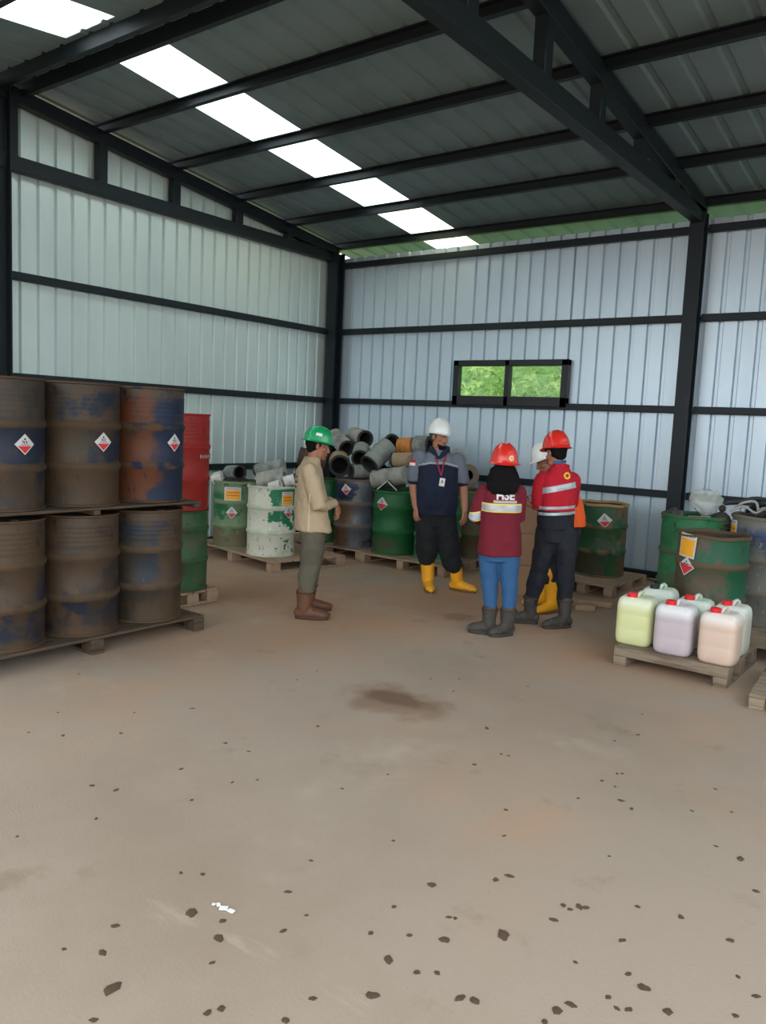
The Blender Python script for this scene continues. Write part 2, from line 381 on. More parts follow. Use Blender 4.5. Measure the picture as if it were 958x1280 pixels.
# ------------------------------------------------------------------ floor marks
def flatmark(name, x, y, rx, ry, m, label, cat, th=.002, seed=0, group=None):
    g = G(); n = 26; r1 = []; r0 = []
    for j in range(n):
        a = 2*pi*j/n; k = 1+.35*noise.noise(V((cos(a)*1.6+seed, sin(a)*1.6, seed*.7)))
        r0.append((rx*k*cos(a), ry*k*sin(a), 0)); r1.append((rx*.9*k*cos(a), ry*.9*k*sin(a), th))
    g.rings([r0, r1]); o = g.build(name, m, None, loc=(x, y, .001)); return tag(o, label, cat, group)
stainm = mat('dried_mud_stain', (128, 100, 74), .95, 0, [ly((92, 70, 52), 5, .5, .15, 2), ly((150, 122, 94), 9, .6, .1, 3)], bump=(40, .004))
#flatmark('mud_stain', 5.54, -5.76, .36, .21, stainm, 'brown damp mud stain in the middle of the floor', 'stain', .004, 3)
#flatmark('mud_stain', 4.68, -3.49, .18, .1, stainm, 'small brown mud stain on the floor by the yellow boots', 'stain', .004, 5)
dirt = mat('dried_dirt', (100, 80, 62), .95, 0, [ly((80, 62, 48), 30, .5, .2)], bump=(120, .003), vary=True)
clods = [(4.81,-7.27,2),(5.41,-7.34,2),(5.25,-7.74,3),(5.37,-7.69,3),(5.33,-6.97,2),(5.53,-6.44,3),(4.79,-6.75,2),(4.28,-7.33,1),(4.6,-7.03,1),(4.61,-7.5,2),(4.44,-7.6,1),(3.74,-6.85,1),(5.71,-7.52,1),(5.78,-7.17,1),(5.71,-7.27,1),(6.15,-6.96,1),(6.22,-7.89,2),(6.55,-7.76,2),(6.38,-8.08,5),(6.24,-8.3,3),(6.56,-8.11,4),(6.5,-8.04,3),(6.33,-8.41,3),(6.7,-7.94,2),(6.7,-7.82,1),(6.5,-8.49,5),(6.47,-7.54,1),(6.94,-7.75,2),(7.13,-7.99,4),(6.82,-8.33,3),(7.0,-8.12,2),(5.54,-7.91,1),(5.43,-8.21,1),(6.15,-7.94,1),(6.64,-8.21,1),(7.0,-8.24,3),(6.8,-8.37,2),(6.22,-8.48,1),(4.83,-5.66,1),(5.5,-6.96,1),(4.87,-5.91,1),(6.57,-8.6,2),(6.28,-5.77,3),(6.49,-6.27,3),(6.53,-6.05,1),(6.57,-6.04,1),(6.86,-6.61,2),(6.97,-6.83,1),(6.94,-7.36,4),(7.11,-7.16,3),(7.14,-7.1,3),(6.91,-7.57,2),(7.16,-7.61,4),(7.3,-7.45,5),(7.05,-7.67,2),(7.07,-7.82,4),(7.18,-7.81,2),(7.23,-7.77,2),(7.35,-7.82,3),(7.39,-7.8,4),(7.61,-7.67,4),(7.63,-7.62,3),(7.6,-7.74,2),(7.4,-7.25,3),(7.39,-7.14,2),(7.42,-7.15,2),(7.44,-7.11,3),(7.46,-7.1,3),(7.61,-6.96,2),(7.64,-7.2,2),(7.56,-7.42,1),(7.72,-7.36,2),(7.78,-7.39,4),(7.88,-7.45,4),(7.24,-6.14,3),(7.31,-6.19,2),(7.08,-5.99,2),(7.11,-5.85,1),(7.13,-5.83,1),(7.16,-6.01,1),(7.0,-5.23,2),(6.9,-4.86,1),(6.93,-5.42,1),(7.54,-6.01,1),(7.69,-5.89,1),(7.72,-6.28,1),(7.83,-6.32,4),(7.94,-6.54,3),(7.76,-6.92,2),(7.94,-6.94,3),(8.01,-7.13,1),(8.08,-7.19,2),(8.05,-7.33,2),(7.78,-7.52,2),(7.75,-7.54,1),(7.39,-6.68,1),(5.78,-5.34,1),(5.52,-5.23,1),(5.67,-5.09,1),(6.1,-4.88,1),(6.63,-7.19,1),(7.12,-7.48,1),(7.1,-7.49,1),(6.22,-6.68,1),(7.07,-6.26,1),(7.56,-5.68,1),(7.71,-7.51,2)]
protos = []
for k in range(4):
    g = G(); n = 12; rg = []
    for (rr, z) in ((1, 0), (.92, .25), (.6, .45), (.2, .5)):
        rg.append([(rr*cos(2*pi*j/n)*(1+.5*noise.noise(V((cos(2*pi*j/n)*1.5+k*5, sin(2*pi*j/n)*1.5, z*2)))), rr*.72*sin(2*pi*j/n)*(1+.5*noise.noise(V((cos(2*pi*j/n)*1.5, sin(2*pi*j/n)*1.5+k*7, z)))), z) for j in range(n)])
    g.rings(rg); protos.append(g.mesh('dirt_clod', [dirt], True, True))
lab = {1: 'tiny dark speck of dried dirt on the bare floor', 2: 'small dark crumb of dried dirt on the bare floor', 3: 'dark lump of dried dirt on the bare floor', 4: 'larger dark lump of dried dirt on the bare floor'}
for i, (x, y, s_) in enumerate(clods):
    o = link('dirt_clod', protos[i % 4], None, (x, y, .0005)); r = (.010, .013, .016, .020, .027)[s_-1]
    o.scale = (r*(1+.2*sin(i*2.3)), r, r*.4); o.rotation_euler = (0, 0, i*1.7)
    if s_ == 5: tag(o, {18: 'large dark dirt clod just left of the white scrap on the floor', 25: 'largest dark dirt clod near the bottom left corner of the floor', 53: 'large oval dirt clod near the bottom middle of the floor'}[i], 'dirt clod', 'dirt clods scattered on the floor')
    else: tag(o, lab[s_], 'dirt clod', 'dirt clods scattered on the floor')
whitepaper = mat('white_paper', (226, 224, 222), .8)
g = G(); 
for k, (dx, dy, w, h, a) in enumerate(((0, 0, .03, .022, .3), (.033, -.004, .026, .018, -.2), (-.028, .01, .014, .02, .7), (-.045, .006, .012, .01, .1))):
    g.box((dx, dy, .003), (w, h, .003), Matrix.Rotation(a, 3, 'Z'))
o = g.build('paper_scrap', whitepaper, None, loc=(6.45, -7.99, .002)); o.rotation_euler = (0, 0, .3); tag(o, 'torn white paper scrap lying on the floor in the foreground', 'scrap')

# ------------------------------------------------------------------ pallets
woods = {
 'pale': mat('pale_pallet_wood', (158, 132, 108), .85, 0, [ly((126, 102, 82), 5, .45, .3, 1, (.4, 4, 4)), ly((178, 154, 130), 9, .62, .15, 4, (.3, 6, 6))], bump=(30, .003, (.3, 4, 4)), vary=True),
 'grey': mat('grey_pallet_wood', (140, 124, 104), .85, 0, [ly((104, 90, 76), 6, .45, .25, 1, (.4, 5, 5)), ly((168, 152, 130), 9, .6, .15, 4, (.3, 6, 6))], bump=(30, .003, (.3, 4, 4)), vary=True),
 'greyd': mat('worn_grey_pallet_wood', (128, 113, 95), .85, 0, [ly((96, 82, 68), 4, .46, .2, 1, (.6, 4, 4)), ly((142, 128, 110), 9, .6, .15, 4, (.3, 6, 6))], bump=(30, .003, (.3, 4, 4)), vary=True),
 'dark': mat('dark_pallet_wood', (78, 64, 50), .85, 0, [ly((52, 42, 34), 6, .45, .25, 1, (.4, 5, 5))], bump=(30, .003), vary=True)}
def pallet(c, sx, sy, rz, wood, label, h=.13, nb=7, dt=.022, group='wooden pallets', z=0, endbeam=0, blocks=True, mid=True):
    t = thing('wooden_pallet', (c[0], c[1], z), rz, label, 'pallet', group); m = woods[wood]
    bw = sy/nb
    for k in range(nb):
        y = -sy/2+bw*(k+.5); g = G(); hh = endbeam if (endbeam and k == 0) else dt
        g.box((0, y, h-hh/2), (sx, bw*.88, hh), bev=.004); g.build('deck_board', m, t)
    if blocks:
        bh = h-2*dt
        for xx in ((-sx/2+.05, 0, sx/2-.05) if mid else (-sx/2+.05, sx/2-.05)):
            g = G(); g.box((xx, 0, dt/2), (.095, sy*.99, dt), bev=.003); g.build('bottom_board', m, t)
            for yy in (-sy/2+.07, 0, sy/2-.07):
                b2 = bh-(endbeam-dt if endbeam and yy < -sy/2+.1 else 0)
                g = G(); g.box((xx, yy, dt+b2/2), (.1, .14, b2), bev=.005); g.build('block', m, t)
    else:
        for xx in (-sx/2+.04, 0, sx/2-.04):
            g = G(); g.box((xx, 0, (h-dt)/2), (.05, sy*.98, h-dt), bev=.004); g.build('stringer', m, t)
    return t
pallet((1.26, -2.60), 1.85, 1.1, radians(-12), 'pale', 'pale wooden pallet under the yellow-labelled green drum and the white flaking drum')
pallet((1.57, -1.28), 1.26, 1.15, 0, 'pale', 'wooden pallet under the grey rusty drum in the back corner')
pallet((2.88, -1.28), 1.3, 1.34, 0, 'pale', 'wooden pallet behind the man in yellow boots')
pallet((5.05, -.98), .72, 1.1, 0, 'pale', 'pale wooden pallet under the lone green drum at the back wall')
pallet((6.87, -2.37), 1.45, 1.2, 0, 'grey', 'wooden pallet behind the jerrycans, carrying the right-hand drums')
pallet((6.76, -3.47), .84, .90, 0, 'greyd', 'low grey wooden pallet carrying the plastic jerrycans', h=.15, nb=6, endbeam=.075, mid=False)
pallet((7.83, -3.72), .95, .95, radians(4), 'grey', 'weathered pallet cut off by the right edge of the picture', h=.1)
pallet((3.11, -6.5), 2.0, .66, pi/2, 'dark', 'long dark pallet under the lower row of blue drums', nb=4)
pallet((3.11, -6.50), 1.92, .64, pi/2, 'dark', 'thin dark pallet between the two layers of blue drums', h=.055, dt=.02, z=1.025, blocks=False, nb=4)
pallet((2.42, -5.0), .56, .62, 0, 'pale', 'small pallet under the green drum with the red drum on top', blocks=True, nb=4)
def plank(x, y, L, rz, label):
    g = G(); g.box((0, 0, .03), (L, .09, .06), bev=.006); o = g.build('timber_offcut', woods['pale'], None, loc=(x, y, 0)); o.rotation_euler = (0, 0, rz); tag(o, label, 'timber', 'timber offcuts on the floor')
plank(5.42, -2.02, .34, radians(20), 'short timber offcut on the floor beside the cardboard boxes')
plank(5.42, -2.28, .2, radians(28), 'shorter timber offcut on the floor in front of the other one')

# ------------------------------------------------------------------ drums
blk = mat('black_ink', (34, 32, 32), .7); wht = mat('label_white', (190, 190, 190), .6); redl = mat('label_red', (196, 44, 54), .6)
orgl = mat('label_orange', (226, 160, 40), .6); org2 = mat('label_orange_print', (200, 96, 34), .6); crm = mat('label_cream', (198, 186, 150), .7)
R0 = .29
def decal(R, az, zc, w, h, fn, mats, parent, name='drum_label', rot=0., n=14, off=.004, label=None):
    """thin sticker curved round the drum; fn(u,v in -1..1) -> material"""
    g = G(); vs = []; fs = []
    for sgn, o_ in ((1, off), (0, .0005)):
        for i in range(n+1):
            for j in range(n+1):
                u = (-1+2*i/n)*w/2; v = (-1+2*j/n)*h/2; x = u*cos(rot)-v*sin(rot); z = u*sin(rot)+v*cos(rot)
                a = az+x/R; vs.append(((R+o_)*cos(a), (R+o_)*sin(a), zc+z))
    N = (n+1)**2; mi = []
    for i in range(n):
        for j in range(n):
            a = i*(n+1)+j; fs.append((a, a+n+1, a+n+2, a+1)); mi.append(fn(-1+2*(i+.5)/n, -1+2*(j+.5)/n))
    for i in range(n):
        for (a, b) in ((i, i+1), (n*(n+1)+i, n*(n+1)+i+1), (i*(n+1), (i+1)*(n+1)), (i*(n+1)+n, (i+1)*(n+1)+n)): fs.append((a, b, b+N, a+N)); mi.append(0)
    g.v = [V(p) for p in vs]; g.f = fs; g.m = mi
    o = g.build(name, mats, parent, smooth=False, recalc=False)
    if label: o['label'] = label
    return o
def diamond(R, az, zc, parent, s=.098, tilt=0, red=.05):
    def fn(u, v):
        x = (u-v)*.7071; y = (u+v)*.7071      # upright axes of the diamond
        if y < -red*4+.0: 
            return 1 if abs(x)+abs(y) < 1.28 else 0
        if .15 < y < .45 and abs(x) < .4 and int((x+1)*9) % 3: return 2
        if .6 < y < .8 and abs(x) < .15: return 2
        if -.1 < y < .05 and abs(x) < .55: return 3
        return 0
    return decal(R, az, zc, s, s, fn, [wht, redl, blk, mats_grey], parent, 'hazard_label', rot=pi/4+tilt, n=16, label='white and red diamond hazard label')
mats_grey = mat('label_grey_print', (150, 140, 140), .7)
def yellow(R, az, zc, parent, w=.2, h=.16, tilt=0, stripe=True):
    def fn(u, v):
        if v > .55: return 0 if not (.7 < v < .85 and abs(u) < .7) else 3
        if abs(u) > .92 or v < -.92: return 0
        if stripe and (int((v+1)*8) % 3 == 0) and abs(u) < .7 and -.6 < v < .4: return 2
        return 1
    return decal(R, az, zc, w, h, fn, [wht, orgl, org2, mats_grey], parent, 'notice_label', rot=tilt, label='white and orange printed notice')
def drum_profile(h, top_ridges=True, rd=R0):
    p = [(rd-.006, .0), (rd+.004, .004), (rd+.004, .016), (rd-.006, .022)]
    mis = [1, 1, 1]
    def seg(z, r, mi): p.append((r, z)); mis.append(mi)
    for zc in (.29, .585):
        seg(zc-.028, rd-.004, 0); seg(zc-.016, rd+.006, 1); seg(zc, rd+.009, 1); seg(zc+.016, rd+.006, 1); seg(zc+.028, rd-.004, 1)
    if h > .84:
        for k in range(5):
            z = .665+k*.034; seg(z, rd-.004, 0); seg(z+.009, rd-.0015, 0); seg(z+.018, rd-.004, 0)
    seg(h-.02, rd-.006, 0)
    seg(h-.014, rd+.004, 1); seg(h-.002, rd+.004, 1); seg(h, rd-.002, 1)
    return p, mis
def drum(x, y, z, mats, label, h=.89, closed=True, az0=0, group=None, labels=(), rim=None, fill=None):
    """labels: (kind, az offset deg, z, dict). azimuth 0 faces the open front of the hall"""
    base = atan2(-9.88-y, 8.5-x)
    t = thing('steel_drum', (x, y, z), 0, label, 'drum', group)
    p, mis = drum_profile(h); g = G()
    if closed:
        p2 = p+[(R0-.008, h-.004), (R0-.012, h-.018)]
        g.lathe(p2+[(0.001, h-.018)][:0], 48, None, mis+[1, 1]); g.lathe([(.001, .012), (R0-.006, .012), (R0-.006, 0)], 48, None, [1, 1])
        sh = g.build('shell', mats, t, recalc=False); sh.rotation_euler = (0, 0, base+az0)
        g = G(); g.lathe([(R0-.011, h-.02), (R0-.02, h-.019), (R0-.05, h-.022), (R0-.06, h-.016), (.001, h-.014)], 40, None, [0]*4)
        o = g.build('lid', [mats[1]], t, recalc=False)
        g = G(); g.lathe([(.032, 0), (.032, .012), (.026, .016), (.001, .016)], 16, Matrix.Translation((.19, 0, h-.016))); g.build('bung', [mats[1]], t)
        g = G(); g.lathe([(.018, 0), (.018, .01), (.001, .012)], 14, Matrix.Translation((-.19, .05, h-.016))); g.build('bung', [mats[1]], t)
    else:
        wob = lambda a: .004*sin(a*5+x*9)
        p2 = p+[(R0-.01, h-.001), (R0-.013, h-.02), (R0-.013, .03), (.001, .03)]
        g.lathe(p2, 48, None, mis+[1, 2, 2, 2])
        for i, v in enumerate(g.v):
            if v.z > h-.03: v.z += wob(atan2(v.y, v.x))
        g.lathe([(.001, .012), (R0-.006, .012), (R0-.006, 0)], 48, None, [1, 1])
        sh = g.build('shell', list(mats)+[drum_in], t, recalc=False); sh.rotation_euler = (0, 0, base+az0)
        g = G(); g.lathe([(R0-.008, h-.03), (R0+.008, h-.026), (R0+.01, h-.006), (R0, h+.003), (R0-.012, h), (R0-.014, h-.022)], 48)
        for v in g.v: v.z += wob(atan2(v.y, v.x))
        o = g.build('rim', [rim or mats[1]], t, recalc=False); o['label'] = 'worn open rim of the drum'
    for (k, a, zz, kw) in labels:
        (diamond if k == 'd' else yellow)(R0+.004, base+radians(a), zz, t, **kw)
    return t
drum_in = mat('drum_inside', (58, 50, 44), .9, 0, [ly((84, 60, 40), 5, .5, .2)])
def dm(name, base, layers, rim_l, rough=.6, metal=0., k=.88):
    dk = lambda c: tuple(int(v*k) for v in c)
    base = dk(base); rim_l = dk(rim_l); layers = [(dk(l[0]),)+tuple(l[1:]) for l in layers]
    layers = list(layers)+[ly(tuple(int(v*.62) for v in base), 13, .60, .10, 77, (1, 1, .5)), ly(tuple(min(255, int(v*1.35+14)) for v in base), 19, .68, .06, 78, (1, 1, .35))]
    a = mat(name, base, rough, metal, layers, bump=(22, .002)); b = mat(name+'_rim', rim_l, .8, 0, [ly(base, 7, .47, .15, 3), ly((70, 56, 42), 11, .60, .2, 8)], bump=(30, .002))
    return [a, b]
BL = (32, 44, 66); RB = (92, 72, 52); RO = (112, 62, 34); OB = (80, 68, 54)
b1 = dm('blue_rust_a', OB, [ly((38, 48, 62), 3, .42, .2, 1), ly(BL, 2.2, .42, .14, 2, U, (.15, .35, 0), (.3, .60)), ly(RB, 5, .52, .12, 3), ly((120, 120, 122), 18, .72, .04, 4), ly((104, 76, 50), 4, .55, .1, 6, U, (0, 0, -.25))], (98, 74, 50), k=.72)
b2 = dm('blue_rust_b', (92, 72, 50), [ly((74, 64, 52), 3, .45, .2, 1), ly(BL, 3.2, .52, .10, 22, U, (0, .55, 0), (.3, .84)), ly((106, 74, 46), 4, .56, .12, 3), ly((120, 120, 122), 20, .73, .03, 4)], (96, 74, 50), k=.72)
b3 = dm('blue_rust_c', (34, 50, 82), [ly((40, 52, 74), 4, .5, .2, 1), ly((124, 66, 36), 2.3, .34, .12, 31, U, (0, -1.8, 0)), ly((72, 60, 46), 3, .56, .12, 5), ly((92, 82, 66), 6, .55, .12, 9, U, (0, 0, .2), (.8, .95)), ly((120, 120, 130), 24, .7, .03, 4)], (110, 80, 50), k=.72)
b4 = dm('blue_rust_d', (92, 70, 48), [ly(BL, 2.6, .47, .14, 5, U, None, (.05, .68)), ly((60, 54, 46), 3, .5, .15, 6), ly((104, 72, 44), 5, .58, .1, 7), ly((130, 130, 130), 26, .74, .02, 9)], (106, 80, 54), k=.72)
b5 = dm('blue_rust_e', (92, 72, 52), [ly((32, 42, 62), 2.4, .43, .14, 12, U, None, (.05, .66)), ly((70, 58, 44), 3, .5, .15, 16), ly((104, 72, 44), 5, .57, .1, 17), ly((130, 130, 130), 24, .73, .02, 19)], (100, 78, 54), k=.72)
b6 = dm('blue_rust_f', (96, 76, 54), [ly((46, 56, 72), 2.4, .46, .16, 32, U, None, (.2, .8)), ly((68, 60, 48), 3, .5, .15, 36), ly((120, 70, 40), 6, .62, .06, 37, U, None, (.6, .85)), ly((150, 150, 140), 24, .73, .02, 39)], (108, 86, 62), k=.72)
LX = 3.12
grp = 'rusty blue drums stacked at the left'
drum(LX, -5.86, .13, b6, 'rusty blue drum, lower layer, at the right-hand end of the stack', labels=(), group=grp)
drum(LX, -6.46, .13, b5, 'rusty blue drum, middle of the lower layer', group=grp)
drum(LX, -7.06, .13, b4, 'rusty blue drum, lower layer, cut by the left edge', group=grp)
drum(LX, -5.86, 1.08, b3, 'blue drum with a large orange rust patch, upper layer right end', labels=[('d', 45, .47, {})], group=grp)
drum(LX, -6.46, 1.08, b2, 'brown rusted blue drum with hazard diamond, middle of the upper layer', labels=[('d', 34, .47, {})], group=grp)
drum(LX, -7.06, 1.08, b1, 'grey-brown and blue drum, upper layer, cut by the left edge', labels=[('d', 31, .45, {})], group=grp)
GR = (36, 104, 60)
gdk = dm('green_drum_dull', (48, 98, 62), [ly((90, 100, 76), 3, .48, .2, 41), ly((70, 60, 46), 3, .42, .15, 42, U, (0, 0, -.3))], (72, 78, 54))
reds = dm('red_drum_paint', (168, 40, 34), [ly((160, 40, 30), 3, .5, .2, 51), ly((210, 70, 52), 8, .62, .1, 52, (1, 1, 4)), ly((130, 52, 38), 9, .62, .08, 53)], (176, 44, 36))
drum(2.43, -4.99, .13, gdk, 'green drum under the red drum beside the blue stack', h=.76, closed=True)
rd = drum(2.43, -4.99, .893, reds, 'bright red drum standing on a green drum beside the blue stack', h=.89)
base = atan2(-9.88+4.99, 8.5-2.43)
decal(R0+.004, base+radians(62), .50, .2, .05, lambda u, v: 0 if (int((u+1)*7) % 2 == 0 and abs(v) < .6 and int((u*5+v*3+9)) % 3) else 1, [wht, reds[0]], rd, 'faded_marking', n=14)
g_lab = dm('green_drum_faded', (112, 140, 104), [ly((126, 134, 104), 2.6, .5, .2, 61), ly((34, 108, 66), 3, .62, .05, 62, U, (.55, -.5, 0), (.22, .70)), ly((118, 108, 82), 4, .30, .12, 63, U, (0, 0, -.3), (0, .3)), ly((88, 74, 54), 12, .66, .06, 64)], (128, 146, 108))
g_wht = dm('white_flaking_drum', (196, 196, 180), [ly((26, 112, 74), 3.4, .60, .02, 71, U, (0, .8, .12), (.30, .95)), ly((30, 108, 72), 7, .64, .02, 72, U, (0, .3, 0)), ly((88, 96, 76), 22, .66, .03, 73), ly((34, 112, 72), 14, .62, .02, 74, U, (0, .2, -.1), (0, .2)), ly((176, 176, 156), 3, .55, .1, 75)], (176, 184, 164), k=1)
g_grn = dm('green_drum_bright', (30, 104, 56), [ly((24, 84, 48), 2, .5, .2, 81), ly((86, 84, 60), 3, .46, .16, 82, U, (0, 0, -.35), (0, .45)), ly((84, 82, 56), 9, .62, .08, 83)], (34, 104, 56), rough=.5)
g_mix = dm('green_drum_whitened', (34, 112, 66), [ly((120, 156, 124), 3, .5, .14, 91, U, (0, -.3, 0)), ly((86, 84, 62), 3, .46, .16, 92, U, (0, 0, -.3))], (120, 150, 110))
g_brn = dm('brown_green_drum', (104, 92, 68), [ly((46, 108, 66), 2.6, .42, .14, 101, U, None, (.55, .9)), ly((84, 74, 54), 3, .5, .15, 102), ly((48, 100, 62), 6, .62, .08, 103)], (96, 112, 80))
s_rst = dm('silver_rust_drum', (104, 110, 116), [ly((124, 134, 146), 4, .5, .2, 111, (1, 1, .4)), ly((118, 92, 72), 2.6, .48, .16, 112, (1, 1, .5), (0, -.5, .1)), ly((128, 94, 70), 3, .52, .14, 115, U, (0, -.3, 0), (.1, .6)), ly((36, 46, 74), 3, .56, .05, 113, U, (0, -.8, 0), (.62, .86)), ly((70, 60, 50), 4, .5, .15, 114, U, (0, 0, -.4), (0, .2))], (124, 104, 84), rough=.45, metal=.25)
drum(.93, -2.84, .13, g_lab, 'faded green drum with orange notice, leftmost on the corner pallet', h=.84, closed=False, labels=[('y', -10, .69, dict(w=.21, h=.165)), ('d', -11, .46, dict(s=.105))])
drum(1.63, -2.92, .13, g_wht, 'green drum covered in flaking white paint, behind the man in the green helmet', h=.84, closed=False, labels=[('y', 40, .70, dict(w=.17, h=.165)), ('d', 43, .54, dict(s=.1))])
drum(1.86, -1.57, .13, s_rst, 'tall grey drum with brown rust and a blue patch, right of the green-helmeted man', h=.9, labels=[('d', -28, .77, dict(s=.105, tilt=.15))])
drum(2.505, -1.56, .13, g_grn, 'bright green open drum left of the man in yellow boots', h=.80, closed=False, labels=[('d', -37, .64, dict(s=.125, tilt=-.1, red=.02))])
drum(3.12, -1.5, .13, g_mix, 'whitened green drum directly behind the man in yellow boots', h=.80, closed=False)
drum(3.23, -.9, .13, g_brn, 'brown and green drum behind the yellow-booted man, on his right in the picture', h=.84, closed=False, labels=[('d', -32, .63, dict(s=.12))])
drum(1.24, -1.5, .13, g_grn, 'green drum hidden behind the legs of the man in the green helmet', h=.84, closed=False)
drum(1.87, -.95, .13, g_brn, 'brown drum behind the grey rusty drum, under the filters', h=.86, closed=False)
drum(2.56, -.95, .13, gdk, 'dull green drum in the back row beneath the heap of filters', h=.8)
g_r1 = dm('green_rust_drum', (34, 84, 52), [ly((62, 94, 56), 3, .5, .2, 121), ly((104, 84, 54), 4, .56, .1, 122), ly((82, 68, 48), 3, .34, .16, 123, U, (0, 0, -.45), (0, .42)), ly((104, 84, 56), 6, .64, .1, 124, U, (0, .8, 0))], (116, 98, 66))
drum(4.97, -.85, .13, g_r1, 'rust-stained green open drum alone on a pallet left of the column', h=.84, closed=False, rim=mat('tan_rust_rim', (156, 124, 84), .8, 0, [ly((104, 76, 50), 12, .55, .1)]), labels=[('d', 6, .66, dict(s=.12, tilt=.12, red=.06))])
g_g5 = dm('green_drum_right', (36, 112, 66), [ly((60, 136, 88), 2.5, .5, .2, 131), ly((88, 94, 66), 5, .6, .1, 132), ly((82, 82, 60), 3, .42, .16, 133, U, (0, 0, -.4))], (78, 100, 70))
drum(6.36, -2.12, .13, g_g5, 'green drum piled with scrap, right of the column', h=.93, closed=False)
drum(6.62, -1.45, .0, gdk, 'green drum standing behind the scrap-filled drum, mostly hidden', h=.95, closed=False)
g_g6 = dm('brown_green_drum_right', (96, 84, 66), [ly((26, 96, 68), 2.3, .46, .1, 141, U, (.1, .45, 0), (.25, .72)), ly((78, 72, 60), 3, .5, .2, 142), ly((112, 100, 80), 7, .6, .1, 143), ly((26, 92, 62), 3, .5, .1, 148, U, (0, .6, 0), (.1, .9))], (98, 80, 56))
drum(6.70, -2.72, .13, g_g6, 'muddy green and brown open drum directly behind the jerrycans', h=.838, closed=False, labels=[('y', -43, .74, dict(w=.17, h=.2, tilt=-.08, stripe=False)), ('d', -42, .565, dict(s=.115, tilt=-.1, red=-.05))])
b_r = dm('blue_grey_drum', (118, 116, 108), [ly((56, 74, 112), 3, .42, .12, 151, U, None, (.6, .86)), ly((150, 150, 146), 9, .62, .06, 152), ly((96, 90, 76), 3, .5, .2, 153, U, (0, 0, -.3))], (122, 112, 98))
drum(6.96, -2.0, .13, b_r, 'blue and grey drum cut by the right edge, heaped with hoses', h=.97, closed=False, labels=[('y', -66, .82, dict(w=.13, h=.2))])

# ------------------------------------------------------------------ filters
media = {
 'grey': mat('filter_mesh_grey', (160, 160, 152), .6, .1, [ly((122, 122, 116), 5, .48, .2, 1), ly((170, 160, 136), 3, .6, .15, 2)], bump=(70, .004, (1, 1, 6)), vary=True),
 'green': mat('filter_mesh_green', (140, 146, 140), .6, .1, [ly((106, 110, 106), 5, .48, .2, 1)], bump=(70, .004, (1, 1, 6)), vary=True),
 'tan': mat('filter_mesh_tan', (160, 138, 112), .8, 0, [ly((124, 104, 84), 5, .48, .2, 1)], bump=(70, .004, (1, 1, 6)), vary=True),
 'orange': mat('filter_orange', (196, 128, 62), .7, 0, [ly((150, 96, 52), 5, .5, .2, 1)]),
 'brown': mat('filter_brown', (74, 56, 46), .8, 0, [ly((50, 40, 34), 5, .48, .2, 1)]),
 'white': mat('filter_white', (206, 206, 200), .6, 0, [ly((150, 148, 140), 6, .55, .15, 1)])}
rubber = mat('dark_rubber', (44, 42, 40), .75, 0, [ly((70, 64, 56), 8, .55, .15)], vary=True)
boremat = mat('filter_bore', (30, 28, 27), .95)
FG = 'used air filters heaped on the drums'
def filt(a, b, r, kind, label, cap=rubber, bore=.78, taper=1.0, group=FG):
    """a = far closed end, b = open end facing the hall"""
    a, b = V(a), V(b); d = b-a; L = d.length; q = d.to_track_quat('Z', 'Y')
    t = thing('air_filter', a, 0, label, 'filter', group); t.rotation_mode = 'QUATERNION'; t.rotation_quaternion = q
    g = G(); n = 56; prof = [(r*taper-.006, .02), (r*taper*.99, .03), (r*(taper+1)/2, L/2), (r*.99, L-.03), (r-.006, L-.02)]
    rg = []
    for (rr, z) in prof: rg.append([((rr+(.0035 if j % 2 else 0))*cos(2*pi*j/n), (rr+(.0035 if j % 2 else 0))*sin(2*pi*j/n), z) for j in range(n)])
    g.rings(rg, cap=False); g.build('filter_media', media[kind], t)
    for z in (L*.33, L*.66):
        rr = r*(taper+(1-taper)*z/L)+.001
        g = G(); g.lathe([(rr, z-.008), (rr+.006, z-.006), (rr+.006, z+.006), (rr, z+.008)], 36); g.build('band', media[kind], t)
    g = G(); rb = r*bore; g.lathe([(r*.96, L-.03), (r+.006, L-.026), (r+.006, L-.004), (r-.006, L), (rb+.012, L), (rb, L-.006), (rb*.97, L-.04)], 36); o = g.build('end_ring', cap, t); 
    g = G(); g.lathe([(rb*.985, L-.03), (rb*.96, .04), (.001, .04)], 36); g.build('bore', boremat, t, recalc=False)
    rt_ = r*taper; g = G(); g.lathe([(.001, .004), (rt_*.3, .0), (rt_*.9, .002), (rt_+.005, .008), (rt_+.005, .026), (rt_*.96, .03)], 36); g.build('end_cap', media[kind] if kind != 'orange' else cap, t)
    return t
filt((1.06, -1.12, 1.56), (1.46, -1.32, 1.40), .11, 'grey', 'pale grey filter sloping down just right of the green helmet')
filt((1.36, -1.36, 1.24), (1.63, -1.66, 1.18), .14, 'tan', 'wide filter with its round dark mouth open, lowest left on the heap', bore=.8, taper=.95)
filt((1.64, -1.22, 1.40), (1.85, -1.52, 1.29), .11, 'green', 'grey-green filter with dark mouth right of the widest one', bore=.8)
filt((1.18, -.86, 1.58), (1.56, -1.04, 1.54), .115, 'grey', 'filter at the top left of the heap with a black ring end')
filt((2.13, -1.28, 1.47), (2.08, -1.62, 1.22), .13, 'green', 'pale filter standing steeply in the middle of the heap, dark mouth down', bore=.85)
filt((1.68, -.88, 1.38), (1.99, -.96, 1.50), .14, 'tan', 'rust-tinged wide filter at the top middle of the heap', bore=.8, taper=.8)
filt((2.26, -.82, 1.49), (2.50, -.80, 1.50), .13, 'green', 'grey-green filter at the top joined to the orange one')
filt((2.235, -.84, 1.475), (2.03, -.88, 1.45), .12, 'orange', 'orange-brown filter at the top of the heap left of the white helmet', cap=media['orange'])
